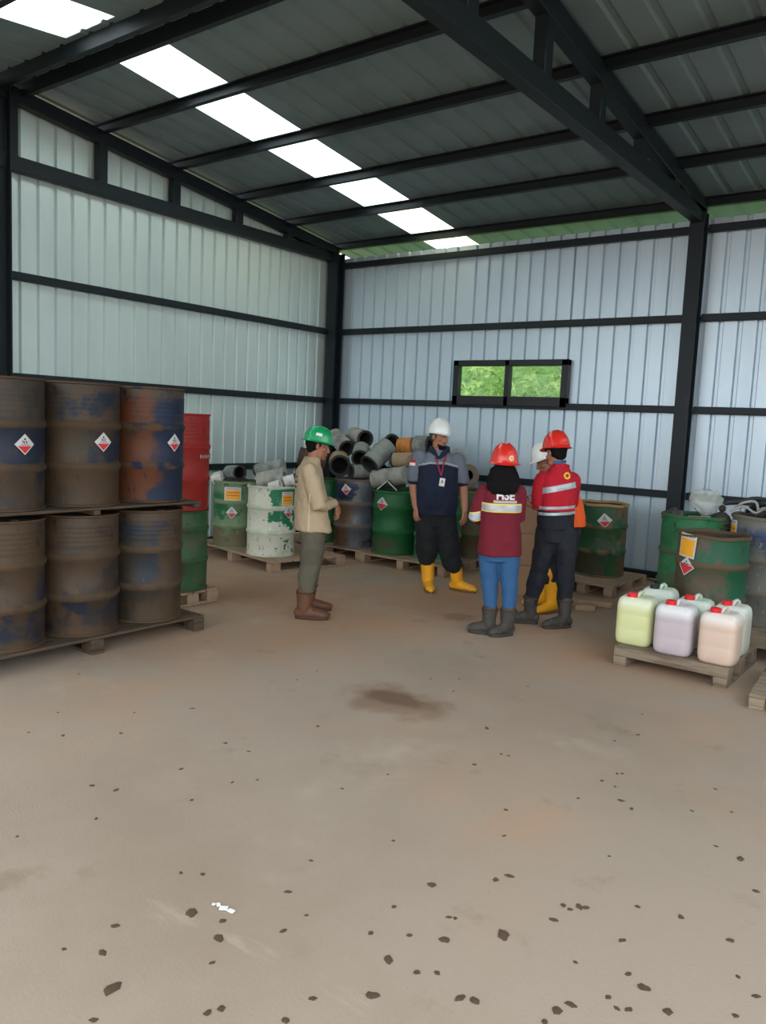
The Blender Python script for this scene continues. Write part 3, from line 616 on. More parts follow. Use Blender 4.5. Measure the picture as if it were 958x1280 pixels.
filt((2.60, -1.50, 1.13), (2.13, -1.55, 1.04), .115, 'grey', 'long mesh filter lying across the bright green drum', cap=media['grey'], bore=.6)
filt((2.16, -1.02, 1.22), (2.50, -1.28, 1.27), .13, 'tan', 'tan filter in the heap behind the long mesh one')
filt((1.82, -1.0, 1.13), (1.97, -1.2, 1.15), .08, 'grey', 'small grey filter tucked behind the steep pale one')
filt((2.72, -.72, 1.27), (3.02, -.95, 1.37), .115, 'green', 'dark grey filter sticking up just right of the man with the lanyard', cap=media['green'], bore=.3)
filt((3.02, -.72, 1.13), (3.24, -1.05, 1.16), .14, 'brown', 'round brown filter facing forward with a dark hole, right end of the heap', cap=mat('brown_ring', (112, 98, 84), .8), bore=.5)
filt((1.26, -1.50, 1.20), (.95, -1.73, 1.27), .125, 'brown', 'dark brown filter end showing behind the green-helmeted man', cap=media['brown'], bore=.3)
filt((1.52, -.80, 1.12), (1.80, -1.1, 1.15), .13, 'tan', 'tan filter at the bottom back of the heap in the corner')
filt((2.62, -.85, 1.07), (2.9, -1.1, 1.12), .12, 'grey', 'grey filter lying behind the man with the lanyard')
filt((1.98, -1.25, 1.12), (1.80, -1.66, 1.125), .085, 'green', 'grey filter resting on the tall grey drum, under the dark-mouthed ones')
filt((1.92, -.72, 1.14), (2.25, -.90, 1.16), .12, 'grey', 'grey filter at the back of the heap against the wall')
filt((2.64, -1.42, 1.33), (2.36, -1.50, 1.31), .085, 'tan', 'dusty tan filter between the steep pale one and the lanyard man')
# square housing corner
g = G(); galv = mat('galvanised_trim', (170, 172, 168), .5, .4)
for s_ in (-1, 1):
    g.box((s_*.062, 0, .0), (.175, .22, .008), Matrix.Rotation(s_*radians(42), 3, 'Y'))
o = g.build('angle_panel', [rubber], None, loc=(2.43, -1.63, .995)); o.rotation_euler = (0, 0, radians(25)); tag(o, 'dark folded panel with pale edges on the bright green drum', 'panel')
g = G()
for s_ in (-1, 1): g.box((s_*.062, -.112, .0), (.18, .006, .014), Matrix.Rotation(s_*radians(42), 3, 'Y'))
e = g.build('pale_edge', [galv], o)

LG = 'scrap heaped on the two left drums'
filt((.78, -2.84, 1.06), (1.07, -2.92, 1.08), .085, 'green', 'grey-green filter lying on the faded green drum, black mouth right', group=LG, bore=.85)
g = G(); g.box((0, 0, .06), (.13, .14, .11), bev=.01); g.box((0, 0, .118), (.1, .11, .008)); o = g.build('square_filter', media['white'], None, loc=(.78, -3.0, .94)); o.rotation_euler = (.3, -.35, .5); tag(o, 'small whitish square filter at the left rim of the faded green drum', 'filter', LG)
def heap(name, x, y, z, rx, ry, h, m, label, cat, seed, group=None, amp=.35, n=30):
    g = G(); rg = []
    for k in range(9):
        t = k/8*pi/2; rr = cos(t)*.98+.02; rg.append([(rx*rr*cos(2*pi*j/n)*(1+amp*noise.noise(V((cos(2*pi*j/n)*2+seed, sin(2*pi*j/n)*2, k*.5)))), ry*rr*sin(2*pi*j/n)*(1+amp*noise.noise(V((cos(2*pi*j/n)*2, sin(2*pi*j/n)*2+seed, k*.5)))), h*sin(t)*(1+amp*noise.noise(V((cos(2*pi*j/n)*2*rr, sin(2*pi*j/n)*2*rr, seed))))) for j in range(n)])
    g.rings(rg); o = g.build(name, m, None, loc=(x, y, z)); return tag(o, label, cat, group)
heap('rubber_scrap', .99, -2.9, .93, .2, .19, .08, rubber, 'crumpled black rubber scrap on the faded green drum', 'scrap', 2, LG, .6)
filt((1.52, -2.62, 1.20), (1.13, -2.72, 1.11), .075, 'green', 'slim grey-green filter propped high behind the white flaking drum', group=LG, bore=.85)
heap('rubber_scrap', 1.25, -2.62, .93, .1, .12, .13, rubber, 'black scrap between the faded green drum and the white one', 'scrap', 6, LG, .6)
filt((1.42, -2.93, .98), (1.72, -2.78, 1.07), .125, 'grey', 'broad ribbed grey filter lying on the white flaking drum', group=LG, bore=.5, cap=media['grey'])
filt((1.72, -3.05, .95), (1.85, -3.0, 1.0), .055, 'white', 'small white cartridge at the front of the white flaking drum', group=LG, cap=media['white'])
filt((1.80, -2.90, 1.02), (1.92, -2.80, 1.07), .06, 'white', 'second small white cartridge, higher, with a grey end', group=LG)
heap('cloth_rag', 1.78, -2.72, .95, .1, .1, .09, mat('brown_rag', (132, 96, 72), .9), 'brown rag stuffed in the white flaking drum', 'rag', 9, LG, .5)

# clutter on the right-hand drums
heap('rubber_scrap', 6.2, -2.18, 1.0, .10, .10, .1, mat('dusty_black', (58, 56, 54), .9, 0, [ly((96, 92, 84), 12, .55, .1)]), 'dusty black lump at the left rim of the scrap-filled green drum', 'scrap', 12, None, .5)
heap('scrap_pile', 6.42, -2.08, .93, .24, .24, .1, mat('scrap_dark', (66, 64, 60), .8, 0, [ly((120, 118, 110), 16, .56, .06), ly((30, 30, 32), 10, .5, .1, 5)]), 'dark scrap filling the green drum right of the column', 'scrap', 15, None, .7)
bagm = bpy.data.materials.new('clear_plastic'); bagm.use_nodes = True; nt = bagm.node_tree; b = nt.nodes['Principled BSDF']
b.inputs['Base Color'].default_value = lin((196, 202, 196)); b.inputs['Roughness'].default_value = .25; b.inputs['Alpha'].default_value = .45
def bag():
    g = G(); g.ell((0, 0, 0), (.155, .13, .12), n=40, k=24)
    for v in g.v:
        k = noise.noise(v*11)+.6*noise.noise(v*25); v += v.normalized()*.035*k
        if v.z < -.03: v.x *= .8
    o = g.build('plastic_bag', bagm, None, loc=(6.43, -2.0, 1.17)); tag(o, 'crumpled clear plastic bag on top of the scrap-filled green drum', 'bag')
bag()
g = G(); g.box((0, 0, 0), (.2, .06, .018), bev=.004); o = g.build('metal_strip', galv, None, loc=(6.44, -2.26, 1.045)); o.rotation_euler = (.1, -.06, .3); tag(o, 'pale metal strip lying across the scrap-filled green drum', 'strip')
t = thing('oil_funnel', (6.6, -2.12, 1.0), 0, 'small black dome with a round knob between the two right drums', 'scrap')
g = G(); g.lathe([(.001, 0), (.085, 0), (.085, .03), (.07, .07), (.035, .1), (.001, .105)], 28); g.build('dome', rubber, t)
g = G(); g.ell((0, 0, .135), (.032, .032, .034)); g.tube([(0, 0, .09), (0, 0, .12)], [.015, .015]); g.build('knob', rubber, t)
heap('scrap_pile', 6.96, -2.0, 1.06, .25, .25, .08, MATS['scrap_dark'], 'dark scrap filling the blue and grey drum at the right edge', 'scrap', 22, None, .7)
hm = mat('black_hose', (38, 40, 42), .5); hm2 = mat('grey_cable', (150, 150, 146), .5)
for i, (pts, r, m, lb) in enumerate([
    ([(6.63, -2.15, 1.19), (6.70, -2.00, 1.2), (6.85, -1.90, 1.24), (7.10, -1.95, 1.2)], .02, hm, 'thick black hose with a raised end over the blue and grey drum'),
    ([(6.70, -2.22, 1.13), (6.80, -2.20, 1.18), (6.90, -2.18, 1.13), (7.00, -2.16, 1.19), (7.12, -2.10, 1.13)], .011, hm2, 'grey looping cable at the front of the blue and grey drum'),
    ([(6.70, -2.08, 1.14), (6.76, -2.10, 1.2), (6.86, -2.06, 1.22), (6.90, -2.10, 1.15)], .012, hm2, 'short grey looped cable left on the blue and grey drum'),
    ([(6.78, -1.90, 1.12), (6.90, -2.00, 1.2), (7.06, -2.00, 1.22), (7.15, -1.90, 1.14)], .03, hm, 'fat black hose bend on the blue and grey drum')]):
    g = G(); P = [V(p) for p in pts]; sm = []
    for k in range(len(P)-1):
        p0, p1, p2, p3 = P[max(k-1, 0)], P[k], P[k+1], P[min(k+2, len(P)-1)]
        for u in (0, .25, .5, .75): sm.append(.5*((2*p1)+(p2-p0)*u+(2*p0-5*p1+4*p2-p3)*u*u+(3*p1-p0-3*p2+p3)*u**3))
    sm.append(P[-1]); g.tube(sm, [r]*len(sm), n=10); o = g.build('hose', m); tag(o, lb, 'hose', 'hoses and cables on the blue and grey drum')
g = G(); g.lathe([(.02, 0), (.055, .0), (.055, .11), (.045, .12), (.001, .12)], 24, Matrix.Rotation(1.3, 4, 'Y')); o = g.build('oil_canister', mat('olive_canister', (84, 80, 52), .6), None, loc=(7.00, -2.20, 1.16)); tag(o, 'short olive canister lying on the blue and grey drum', 'canister')

# ------------------------------------------------------------------ cardboard boxes
card = mat('cardboard', (152, 120, 94), .85, 0, [ly((134, 104, 80), 2, .5, .3), ly((164, 134, 108), 8, .6, .2)]); tape = mat('parcel_tape', (168, 146, 118), .4)
zz = 0
for i, (h, lb) in enumerate(((.33, 'bottom'), (.34, 'middle'), (.33, 'top'))):
    t = thing('cardboard_box', (4.74, -1.88, zz), radians(37+(-1, .8, 0)[i]), 'brown cardboard box, %s one of the stack behind the group' % lb, 'box', 'stacked cardboard boxes')
    g = G(); g.box((0, 0, h/2), (.62, .36, h-.004), bev=.004); g.build('carton', card, t)
    g = G(); g.box((0, 0, h-.001), (.621, .05, .004)); g.box((-.3105, 0, h-.06), (.003, .05, .12)); g.box((.3105, 0, h-.06), (.003, .05, .12)); g.build('tape', tape, t)
    g = G()
    for s_ in (-1, 1): g.box((0, s_*.09, h-.0005), (.6, .172, .004))
    g.build('flap', card, t)
    zz += h+.003

# ------------------------------------------------------------------ jerrycans
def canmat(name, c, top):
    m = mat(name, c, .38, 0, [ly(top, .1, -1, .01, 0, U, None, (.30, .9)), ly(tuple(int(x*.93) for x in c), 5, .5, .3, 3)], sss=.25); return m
redcap = mat('red_plastic_cap', (214, 34, 42), .4); blackcap = mat('black_plastic_cap', (36, 40, 42), .4)
def jerrycan(x, y, z, m, cap, label, rz=0, w=.275, d=.245, h=.375, spout=False):
    t = thing('jerrycan', (x, y, z), rz, label, 'jerrycan', 'plastic jerrycans'); n = 44
    def ring(z_, k, rx=1, dy=0, ex=4.5):
        r = []
        for j in range(n):
            a = 2*pi*j/n; c_, s_ = cos(a), sin(a)
            r.append((w/2*k*rx*math.copysign(abs(c_)**(2/ex), c_), dy+d/2*k*math.copysign(abs(s_)**(2/ex), s_), z_))
        return r
    g = G(); g.rings([ring(.0, .80), ring(.004, .88), ring(.018, .95), ring(.045, .985), ring(.06, 1), ring(.12, 1.0), ring(.126, .995), ring(.134, .995), ring(.14, 1), ring(h*.62, 1.0), ring(h*.62+.006, .995), ring(h*.62+.014, .995), ring(h*.62+.02, 1), ring(h-.075, 1), ring(h-.045, .97), ring(h-.02, .9), ring(h-.004, .76), ring(h, .6), ring(h-.006, .3)])
    g.build('can_body', m, t)
    g = G(); cx, cy = -.045*0-.03, -d*.28
    g.lathe([(.034, h-.03), (.034, h+.004)], 24, Matrix.Translation((cx, cy, 0))); g.build('neck', m, t)
    g = G(); nn = 24
    rg = []
    for (rr, z_) in ((.036, h+.0), (.036, h+.028), (.032, h+.033), (.01, h+.033)): rg.append([(cx+(rr+(.002 if j % 2 and rr > .033 else 0))*cos(2*pi*j/nn), cy+(rr+(.002 if j % 2 and rr > .033 else 0))*sin(2*pi*j/nn), z_) for j in range(nn)])
    g.rings(rg); o = g.build('screw_cap', cap, t)
    g = G(); P = [(cx+.02, -d*.02-.02, h-.02), (cx+.035, .0, h+.022), (cx+.04, d*.2, h+.028), (cx+.045, d*.33, h+.012), (cx+.045, d*.37, h-.03)]
    g.tube(P, [(.014, .01)]*5, n=12, side=(1, 0, 0)); g.build('handle', m, t)
    return t
yg = canmat('can_yellow_green', (202, 204, 152), (210, 214, 186)); li = canmat('can_lilac', (184, 172, 178), (214, 212, 214)); pe = canmat('can_peach', (206, 180, 164), (218, 208, 202)); gw_ = canmat('can_pale_green', (194, 206, 188), (206, 216, 204)); gy = canmat('can_greyish', (188, 190, 178), (208, 212, 204))
JY, JZ = -3.745, .15
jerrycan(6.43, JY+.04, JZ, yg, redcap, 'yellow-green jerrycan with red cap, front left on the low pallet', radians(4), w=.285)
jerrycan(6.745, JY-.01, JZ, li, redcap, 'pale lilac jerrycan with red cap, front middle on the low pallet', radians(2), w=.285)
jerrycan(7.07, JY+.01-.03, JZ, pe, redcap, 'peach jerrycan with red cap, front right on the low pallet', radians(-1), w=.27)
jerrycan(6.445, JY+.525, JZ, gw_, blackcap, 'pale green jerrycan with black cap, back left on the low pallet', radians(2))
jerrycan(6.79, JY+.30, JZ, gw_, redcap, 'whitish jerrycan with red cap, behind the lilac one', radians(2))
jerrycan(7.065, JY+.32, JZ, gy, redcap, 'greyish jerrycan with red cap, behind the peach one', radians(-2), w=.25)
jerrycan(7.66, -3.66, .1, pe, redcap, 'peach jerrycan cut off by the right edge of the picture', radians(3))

# ------------------------------------------------------------------ people
TMP = bpy.data.scenes.new('workbench')
def fuse(g, name, mats, vox, it=2, fac=.5, wr=0, ws=9, mfn=None, parent=None, wfn=None):
    """union of overlapping closed shapes -> one continuous skin"""
    me = g.mesh(name+'_raw', mats[:1], True, True); ob = bpy.data.objects.new(name+'_raw', me); TMP.collection.objects.link(ob)
    r = ob.modifiers.new('r', 'REMESH'); r.mode = 'VOXEL'; r.voxel_size = vox; r.use_smooth_shade = True
    s_ = ob.modifiers.new('s', 'SMOOTH'); s_.factor = fac; s_.iterations = it
    with bpy.context.temp_override(scene=TMP, view_layer=TMP.view_layers[0]):
        dg = bpy.context.evaluated_depsgraph_get(); m2 = bpy.data.meshes.new_from_object(ob.evaluated_get(dg))
    m2.name = name
    bpy.data.objects.remove(ob); m2.materials.clear()
    for m in mats: m2.materials.append(m)
    if wr:
        nrm = [v.normal.copy() for v in m2.vertices]
        for v, vn in zip(m2.vertices, nrm):
            k = noise.noise(V((v.co.x*ws, v.co.y*ws, v.co.z*ws*.7)))+.5*noise.noise(V((v.co.x*ws*2.3, v.co.y*ws*2.3, v.co.z*ws*1.9+4)))
            w = wr*(wfn(v.co) if wfn else 1); v.co = v.co+vn*k*w
    if mfn:
        for p in m2.polygons: p.material_index = mfn(p.center)
    for p in m2.polygons: p.use_smooth = True
    return link(name, m2, parent)
def band(src, name, m, parent, planes, off=.004, th=.003, filt_=None, label=None):
    """strip cut from garment src between planes [(point, normal)...] keeping the side the normals point to"""
    bm = bmesh.new(); bm.from_mesh(src.data)
    for (p, n) in planes:
        bmesh.ops.bisect_plane(bm, geom=bm.verts[:]+bm.edges[:]+bm.faces[:], plane_co=V(p), plane_no=V(n), clear_inner=True)
    if filt_:
        kill = [f for f in bm.faces if not filt_(f.calc_center_median())]; bmesh.ops.delete(bm, geom=kill, context='FACES')
    bm.normal_update()
    for v in bm.verts: v.co += v.normal*off
    me = bpy.data.meshes.new(name); bm.to_mesh(me); bm.free(); me.materials.clear(); me.materials.append(m)
    for p in me.polygons: p.material_index = 0; p.use_smooth = True
    o = link(name, me, parent); md = o.modifiers.new('t', 'SOLIDIFY'); md.thickness = th; md.offset = -1
    if label: o['label'] = label
    return o
def text_on(src, txt, c, xdir, ydir, size, m, parent, name='lettering', off=.004):
    cu = bpy.data.curves.new('t', 'FONT'); cu.body = txt; cu.size = size; cu.align_x = 'CENTER'; cu.align_y = 'CENTER'; cu.extrude = 0; cu.offset = size*.035
    ob = bpy.data.objects.new('t', cu); COL.objects.link(ob); dg = bpy.context.evaluated_depsgraph_get()
    me = bpy.data.meshes.new_from_object(ob.evaluated_get(dg)); bpy.data.objects.remove(ob); bpy.data.curves.remove(cu)
    bm = bmesh.new(); bm.from_mesh(me); bmesh.ops.subdivide_edges(bm, edges=[e for e in bm.edges if e.calc_length() > size*.2], cuts=2)
    return stick(bm, src, c, xdir, ydir, m, parent, name, off)
def stick(bm, src, c, xdir, ydir, m, parent, name, off=.004):
    t = BVHTree.FromPolygons([v.co for v in src.data.vertices], [p.vertices for p in src.data.polygons])
    xd, yd = V(xdir).normalized(), V(ydir).normalized(); n = xd.cross(yd).normalized()
    for v in bm.verts:
        p = V(c)+xd*v.co.x+yd*v.co.y+n*.5; h = t.ray_cast(p, -n)
        v.co = (h[0] if h[0] else V(c)+xd*v.co.x+yd*v.co.y)+n*off
    me = bpy.data.meshes.new(name); bm.to_mesh(me); bm.free(); me.materials.clear(); me.materials.append(m)
    for p in me.polygons: p.material_index = 0
    o = link(name, me, parent); md = o.modifiers.new('t', 'SOLIDIFY'); md.thickness = .002; md.offset = 0
    return o
def patch(w, h, nx=6, ny=6, round_=False):
    bm = bmesh.new()
    if round_:
        c = bm.verts.new((0, 0, 0)); r = [bm.verts.new((w/2*cos(2*pi*j/20), h/2*sin(2*pi*j/20), 0)) for j in range(20)]
        for j in range(20): bm.faces.new((c, r[j], r[(j+1) % 20]))
    else:
        vs = [[bm.verts.new((-w/2+w*i/nx, -h/2+h*j/ny, 0)) for j in range(ny+1)] for i in range(nx+1)]
        for i in range(nx):
            for j in range(ny): bm.faces.new((vs[i][j], vs[i+1][j], vs[i+1][j+1], vs[i][j+1]))
    return bm
def axes(F, pitch=0.):
    F = V(F).normalized(); R = F.cross(V((0, 0, 1))).normalized(); Uv = R.cross(F)
    q = Matrix.Rotation(-pitch, 3, R); return (q @ F).normalized(), R, (q @ Uv).normalized()
def head(g, c, F, R, Up):
    c = V(c); M = Matrix((R, F, Up)).transposed(); P = lambda r, f, u: c+R*r+F*f+Up*u
    g.ell(P(0, -.008, .035), (.076, .095, .088), M, 24, 14); g.ell(P(0, .022, -.035), (.062, .066, .082), M, 20, 12)
    g.ell(P(0, .062, -.098), (.026, .022, .020), M); g.tube([P(-.045, .03, -.085), P(0, .07, -.100), P(.045, .03, -.085)], [.022, .02, .022])
    g.tube([P(0, .088, .012), P(0, .103, -.022), P(0, .107, -.036)], [.008, .011, .0135]); g.ell(P(.012, .096, -.040), (.009, .011, .008), M, 10, 6); g.ell(P(-.012, .096, -.040), (.009, .011, .008), M, 10, 6)
    g.tube([P(-.045, .072, .026), P(0, .088, .028), P(.045, .072, .026)], [.010, .011, .010])
    g.tube([P(-.022, .083, -.063), P(0, .091, -.062), P(.022, .083, -.063)], [.007, .0085, .007]); g.tube([P(-.02, .082, -.073), P(0, .089, -.074), P(.02, .082, -.073)], [.007, .0085, .007])
    for s_ in (-1, 1):
        g.ell(P(s_*.050, .055, -.022), (.022, .024, .02), M, 12, 8)
        g.ell(P(s_*.078, -.008, -.004), (.009, .018, .031), M @ Matrix.Rotation(s_*.3, 3, 'Z'), 12, 8)
    return P, M
def hand(g, w, D, Nn, k=.5, s_=1., side=1, spread=.07):
    """w wrist, D direction of the palm, Nn palm normal (the way fingers curl), side: +1/-1 thumb side"""
    w, D, Nn = V(w), V(D).normalized(), V(Nn).normalized(); Nn = (Nn-D*Nn.dot(D)).normalized(); T = D.cross(Nn).normalized()*side
    a = lambda d, t, n: w+(D*d+T*t+Nn*n)*s_
    g.tube([a(-.02, 0, 0), a(.02, .002, 0), a(.055, .002, 0), a(.085, 0, 0)], [(.024*s_, .019*s_), (.034*s_, .016*s_), (.041*s_, .014*s_), (.040*s_, .012*s_)], side=T, n=16)
    for i, (t, L) in enumerate(((.031, .072), (.0105, .081), (-.0105, .075), (-.031, .058))):
        p = a(.085 - .006*abs(i-1), t, 0); d = (D+T*spread*(1.4-i)).normalized(); n_ = Nn; pts = [a(.06, t*.9, 0), p]; ang = 0
        for j, f in enumerate((.45, .30, .25)):
            ang += k*(.75, .95, .7)[j]; v = d*cos(ang)+n_*sin(ang); p = p+v*L*f*s_; pts.append(p)
        g.tube(pts, [.0095*s_, .0098*s_, .0088*s_, .0080*s_, .0068*s_], n=10)
    tp = [a(.015, .022, .004), a(.045, .048, .014), a(.072, .060, .026), a(.095, .060, .036)]
    g.tube(tp, [.014*s_, .0125*s_, .0105*s_, .0085*s_], n=10)
def limb(g, pts, rad, n=18): g.tube(pts, rad, n=n)
skin_a = mat('skin_brown', (150, 102, 78), .55, 0, [ly((136, 90, 68), 9, .5, .3)], sss=.1)
skin_b = mat('skin_tan', (168, 116, 92), .55, 0, [ly((152, 104, 80), 9, .5, .3)], sss=.1)
lipm = mat('lips', (140, 82, 72), .5); eyew = mat('eye_white', (160, 152, 144), .3); eyed = mat('eye_iris', (38, 26, 20), .3)
hairm = mat('black_hair', (16, 15, 17), .85, 0, [ly((26, 24, 25), 40, .5, .2, 1, (6, 6, .5))], bump=(60, .004, (6, 6, .6)), spec=.15); hairg = mat('greying_hair', (70, 66, 64), .7, 0, [ly((36, 34, 34), 40, .5, .2)])
def eyes(P, M, root):
    for s_ in (-1, 1):
        g = G(); g.ell(P(s_*.031, .0745, .006), (.0125, .0085, .007), M, 12, 8); g.ell(P(s_*.031, .0810, .006), (.0055, .003, .0052), M, 10, 6, mi=1); g.build('eye', [eyew, eyed], root)
        g = G(); g.tube([P(s_*.016, .088, .026), P(s_*.033, .086, .031), P(s_*.050, .072, .026)], [.0035, .0042, .003], n=8); g.build('eyebrow', hairm, root)
def bigmat(name, c, rough=.25): return mat(name, c, rough, 0, [ly(tuple(int(x*.86) for x in c), 8, .55, .2)], spec=.5, coat=.3)
def helmet(root, P, M, c, m, emblem=None, scale=1., h=.125, tilt=0., pk=1.6, name='hard_hat'):
    """dome, brim, peak to the front and crown ridges; local axes R,F,U"""
    R_, F_, U_ = [V(M.col[i]) for i in range(3)]
    if tilt: q = Matrix.Rotation(tilt, 3, R_); F_, U_ = q @ F_, q @ U_
    o3 = V(c); Q = lambda r, f, u: o3+R_*r*scale+F_*f*scale+U_*u*scale
    g = G(); n = 48; rg = []
    def pt(t, ph, inn=0):
        a = .112-inn; b = .135-inn; hh_ = h-inn
        cp = cos(ph)**.86; r = a*cp*cos(t); f = b*cp*sin(t); u = hh_*sin(ph)**.95
        k = 0
        if not inn and u > .03:
            for x0 in (-.034, 0, .034):
                k = max(k, .007*max(0, 1-abs(r-x0)/.011)*min(1, (u-.03)/.03)*(1 if abs(f) < .118 else 0))
        return (r, f, u+k)
    for i in range(13):
        ph = min(pi/2*.995, i/12*pi/2); rg.append([Q(*pt(2*pi*j/n, ph)) for j in range(n)])
    # brim ring
    def br(t, out, du):
        fr = max(0, sin(t))**3; bk = max(0, -sin(t))**2
        return Q((.112+out)*cos(t), (.135+out*(1+pk*fr+.1*bk))*sin(t), -.004+du-.010*fr*(out/.02)-.008*bk*(out/.02))
    rings = [[br(2*pi*j/n, -.004, -.006) for j in range(n)], [br(2*pi*j/n, .019, -.010) for j in range(n)], [br(2*pi*j/n, .021, -.006) for j in range(n)], [br(2*pi*j/n, .004, .002) for j in range(n)]]
    g.rings([[Q(*pt(2*pi*j/n, 0.0, .006)) for j in range(n)]]+rings+rg[1:], cap=True)
    hob = g.build(name, m, root)
    g = G(); k2 = []
    for du in (-.022, .0):
        k2.append([Q((.092)*cos(2*pi*j/n), .112*sin(2*pi*j/n), du) for j in range(n)])
    g.rings(k2, cap=False); g.build('headband', MATS['black_ink'], hob, recalc=False)
    if emblem:
        (t, ph, w, hh, cols, lb) = emblem
        p = V(Q(*pt(t, ph))); nrm = (p-Q(0, 0, .02)).normalized(); xd = U_.cross(nrm).normalized(); yd = nrm.cross(xd)
        for (ww, h2, mm, rnd_, of) in cols: 
            e = stick(patch(w*ww, hh*h2, round_=rnd_), hob, p, xd, yd, mm, hob, 'emblem', of)
            if ww == 1: e['label'] = lb
    return hob
def boot(root, top, ankle, F, m, solem, L=.29, r=.058, name='boot', w=1., cuff=None, sole=.028):
    top, ankle = V(top), V(ankle); F = V((F[0], F[1], 0)).normalized(); S = V((F.y, -F.x, 0)); z0 = ankle.z-.085
    g = G(); g.tube([top-V((0, 0, .01)), (top*.5+ankle*.5), ankle+V((0, 0, .01))-F*.005], [r*1.12, r*1.0, r*.92], n=18)
    z0 = 0.0; b = V((ankle.x, ankle.y, z0)); pts = []; rad = []
    for (f, z, a, h) in ((-.055, .058, .038, .046), (-.02, .066, .044, .056), (.04, .066, .045, .056), (.09, .056, .048, .048), (.14, .048, .050, .042), (.185, .044, .043, .036), (.205, .040, .030, .028)):
        pts.append(b+F*f*L/.29+V((0, 0, z))); rad.append((a*w, h))
    g.tube(pts, rad, n=18, side=S)
    for v in g.v: v.z = max(v.z, z0+.012)
    o = fuse(g, name, [m], .008, 2, .5, .0035, 16, parent=root)
    g = G(); n = 28
    def out(k, z):
        r_ = []
        for j in range(n):
            t = 2*pi*j/n; ff = cos(t); ss = sin(t); wd = (.049 if ff > 0 else .040)*w*(1-.0*ff)
            r_.append(b+F*((.068+ff*.152*1.0)*L/.29)*1.0*(1 if ff > 0 else 1)+S*math.copysign(abs(ss)**.8, ss)*wd*k+V((0, 0, z)))
        return r_
    g.rings([out(.97, 0), out(1.02, .006), out(1.02, sole-.004), out(.96, sole)]); g.build('boot_sole', solem, o)
    if cuff:
        g = G(); d = (top-ankle).normalized(); g.tube([top-d*.012, top+d*.003], [r*1.18, r*1.18], n=20, cap=False); g.build('boot_cuff', cuff, o)
    return o
bootbrown = mat('brown_leather', (98, 64, 46), .6, 0, [ly((78, 50, 36), 8, .5, .2)], bump=(40, .003)); solebr = mat('brown_sole', (66, 46, 36), .8)
bootyel = mat('yellow_rubber', (228, 158, 30), .4, 0, [ly((200, 136, 30), 6, .55, .2), ly((150, 112, 60), 12, .66, .1)]); soleyel = mat('brown_rubber_sole', (104, 72, 36), .8)
bootblk = mat('dusty_black_leather', (62, 58, 54), .7, 0, [ly((44, 42, 42), 7, .5, .2), ly((104, 90, 74), 11, .6, .12)], bump=(40, .003)); soleblk = mat('dark_sole', (58, 50, 44), .85)
silver = mat('silver_reflective_tape', (176, 182, 188), .35, .2); yelt = mat('yellow_tape', (232, 208, 96), .6); silver_b = mat('grey_band', (150, 156, 162), .5)

def person(x, y, label):
    n = V((x-CAM.x, y-CAM.y, 0)).normalized(); return thing('person', (x, y, 0), atan2(-n.x, n.y), label, 'person', 'people standing in the hall')

# --- man in the green helmet, side view facing right
r = person(3.72, -4.50, 'man in green hard hat, beige long-sleeved shirt and brown boots, standing in profile')
F0 = (1, .12, 0); F, R, Up = axes(F0, .16); hc = V((.012, 0, 1.548))
g = G(); P, M = head(g, hc, F, R, Up); limb(g, [(-.035, 0, 1.40), (-.02, 0, 1.44), (-.005, 0, 1.50)], [.062, .056, .055])
g.loft([(-.02, 0, .85, .14, .10, 7), (-.03, 0, 1.1, .14, .10, 7), (-.04, 0, 1.3, .16, .10, 7), (-.04, 0, 1.40, .08, .07, 7)])
for s_, (ex, ey) in ((-1, (0, 0)), (1, (0, 0))):
    limb(g, [(-.045, s_*.17, 1.33), (.045, s_*.215, 1.045), (.155, s_*.095, 1.045), (.195, s_*.045, 1.035)], [.045, .040, .031, .026])
hand(g, (.195, -.045, 1.035), (.35, .55, -.55), (-.6, .3, -.3), .7, .95, -1); hand(g, (.200, .045, 1.01), (.3, -.5, -.75), (-.6, -.3, -.2), .6, .95, 1)
limb(g, [(0, -.09, .85), (-.01, -.09, .5), (-.05, -.1, .12)], [.07, .05, .04]); limb(g, [(0, .1, .85), (.01, .14, .5), (-.02, .2, .12)], [.07, .05, .04])
fuse(g, 'body', [skin_a, lipm], .0050, 2, .4, mfn=lambda c: 1 if ((c-P(0, .09, -.068)).length < .024 and (c-P(0, .09, -.068)).dot(Up)**2 < .00016) else 0, parent=r)
eyes(P, M, r)
g = G(); g.ell(P(0, -.030, .028), (.083, .086, .085), M, 20, 12); g.ell(P(0, -.050, -.020), (.066, .048, .055), M)
for s_ in (-1, 1): g.ell(P(s_*.074, .006, .022), (.008, .014, .03), M)
fuse(g, 'hair', [hairm], .007, 2, parent=r, wr=.004, ws=40)
beige = mat('beige_cotton', (172, 153, 126), .9, 0, [ly((158, 140, 114), 4, .5, .3)], bump=(26, .006))
g = G(); g.loft([(-.005, .02, .785, .195, .158, 7), (-.012, .02, .80, .205, .168, 7), (-.02, .02, .9, .200, .160, 7), (-.03, .01, 1.05, .19, .145, 7), (-.045, 0, 1.2, .195, .132, 7), (-.05, 0, 1.32, .19, .115, 7), (-.048, 0, 1.385, .135, .09, 7), (-.035, 0, 1.425, .085, .072, 7), (-.03, 0, 1.44, .07, .064, 7)])
for s_ in (-1, 1): limb(g, [(-.05, s_*.165, 1.335), (-.01, s_*.205, 1.2), (.040, s_*.235, 1.03), (.10, s_*.18, 1.03), (.175, s_*.075, 1.045)], [.075, .070, .064, .055, .040])
sh = fuse(g, 'shirt', [beige], .0072, 3, .5, .014, 8, parent=r)
band(sh, 'shirt_hem', mat('beige_hem', (170, 150, 120), .9), r, [((0, 0, .775), (0, 0, 1)), ((0, 0, .805), (0, 0, -1))], .002)
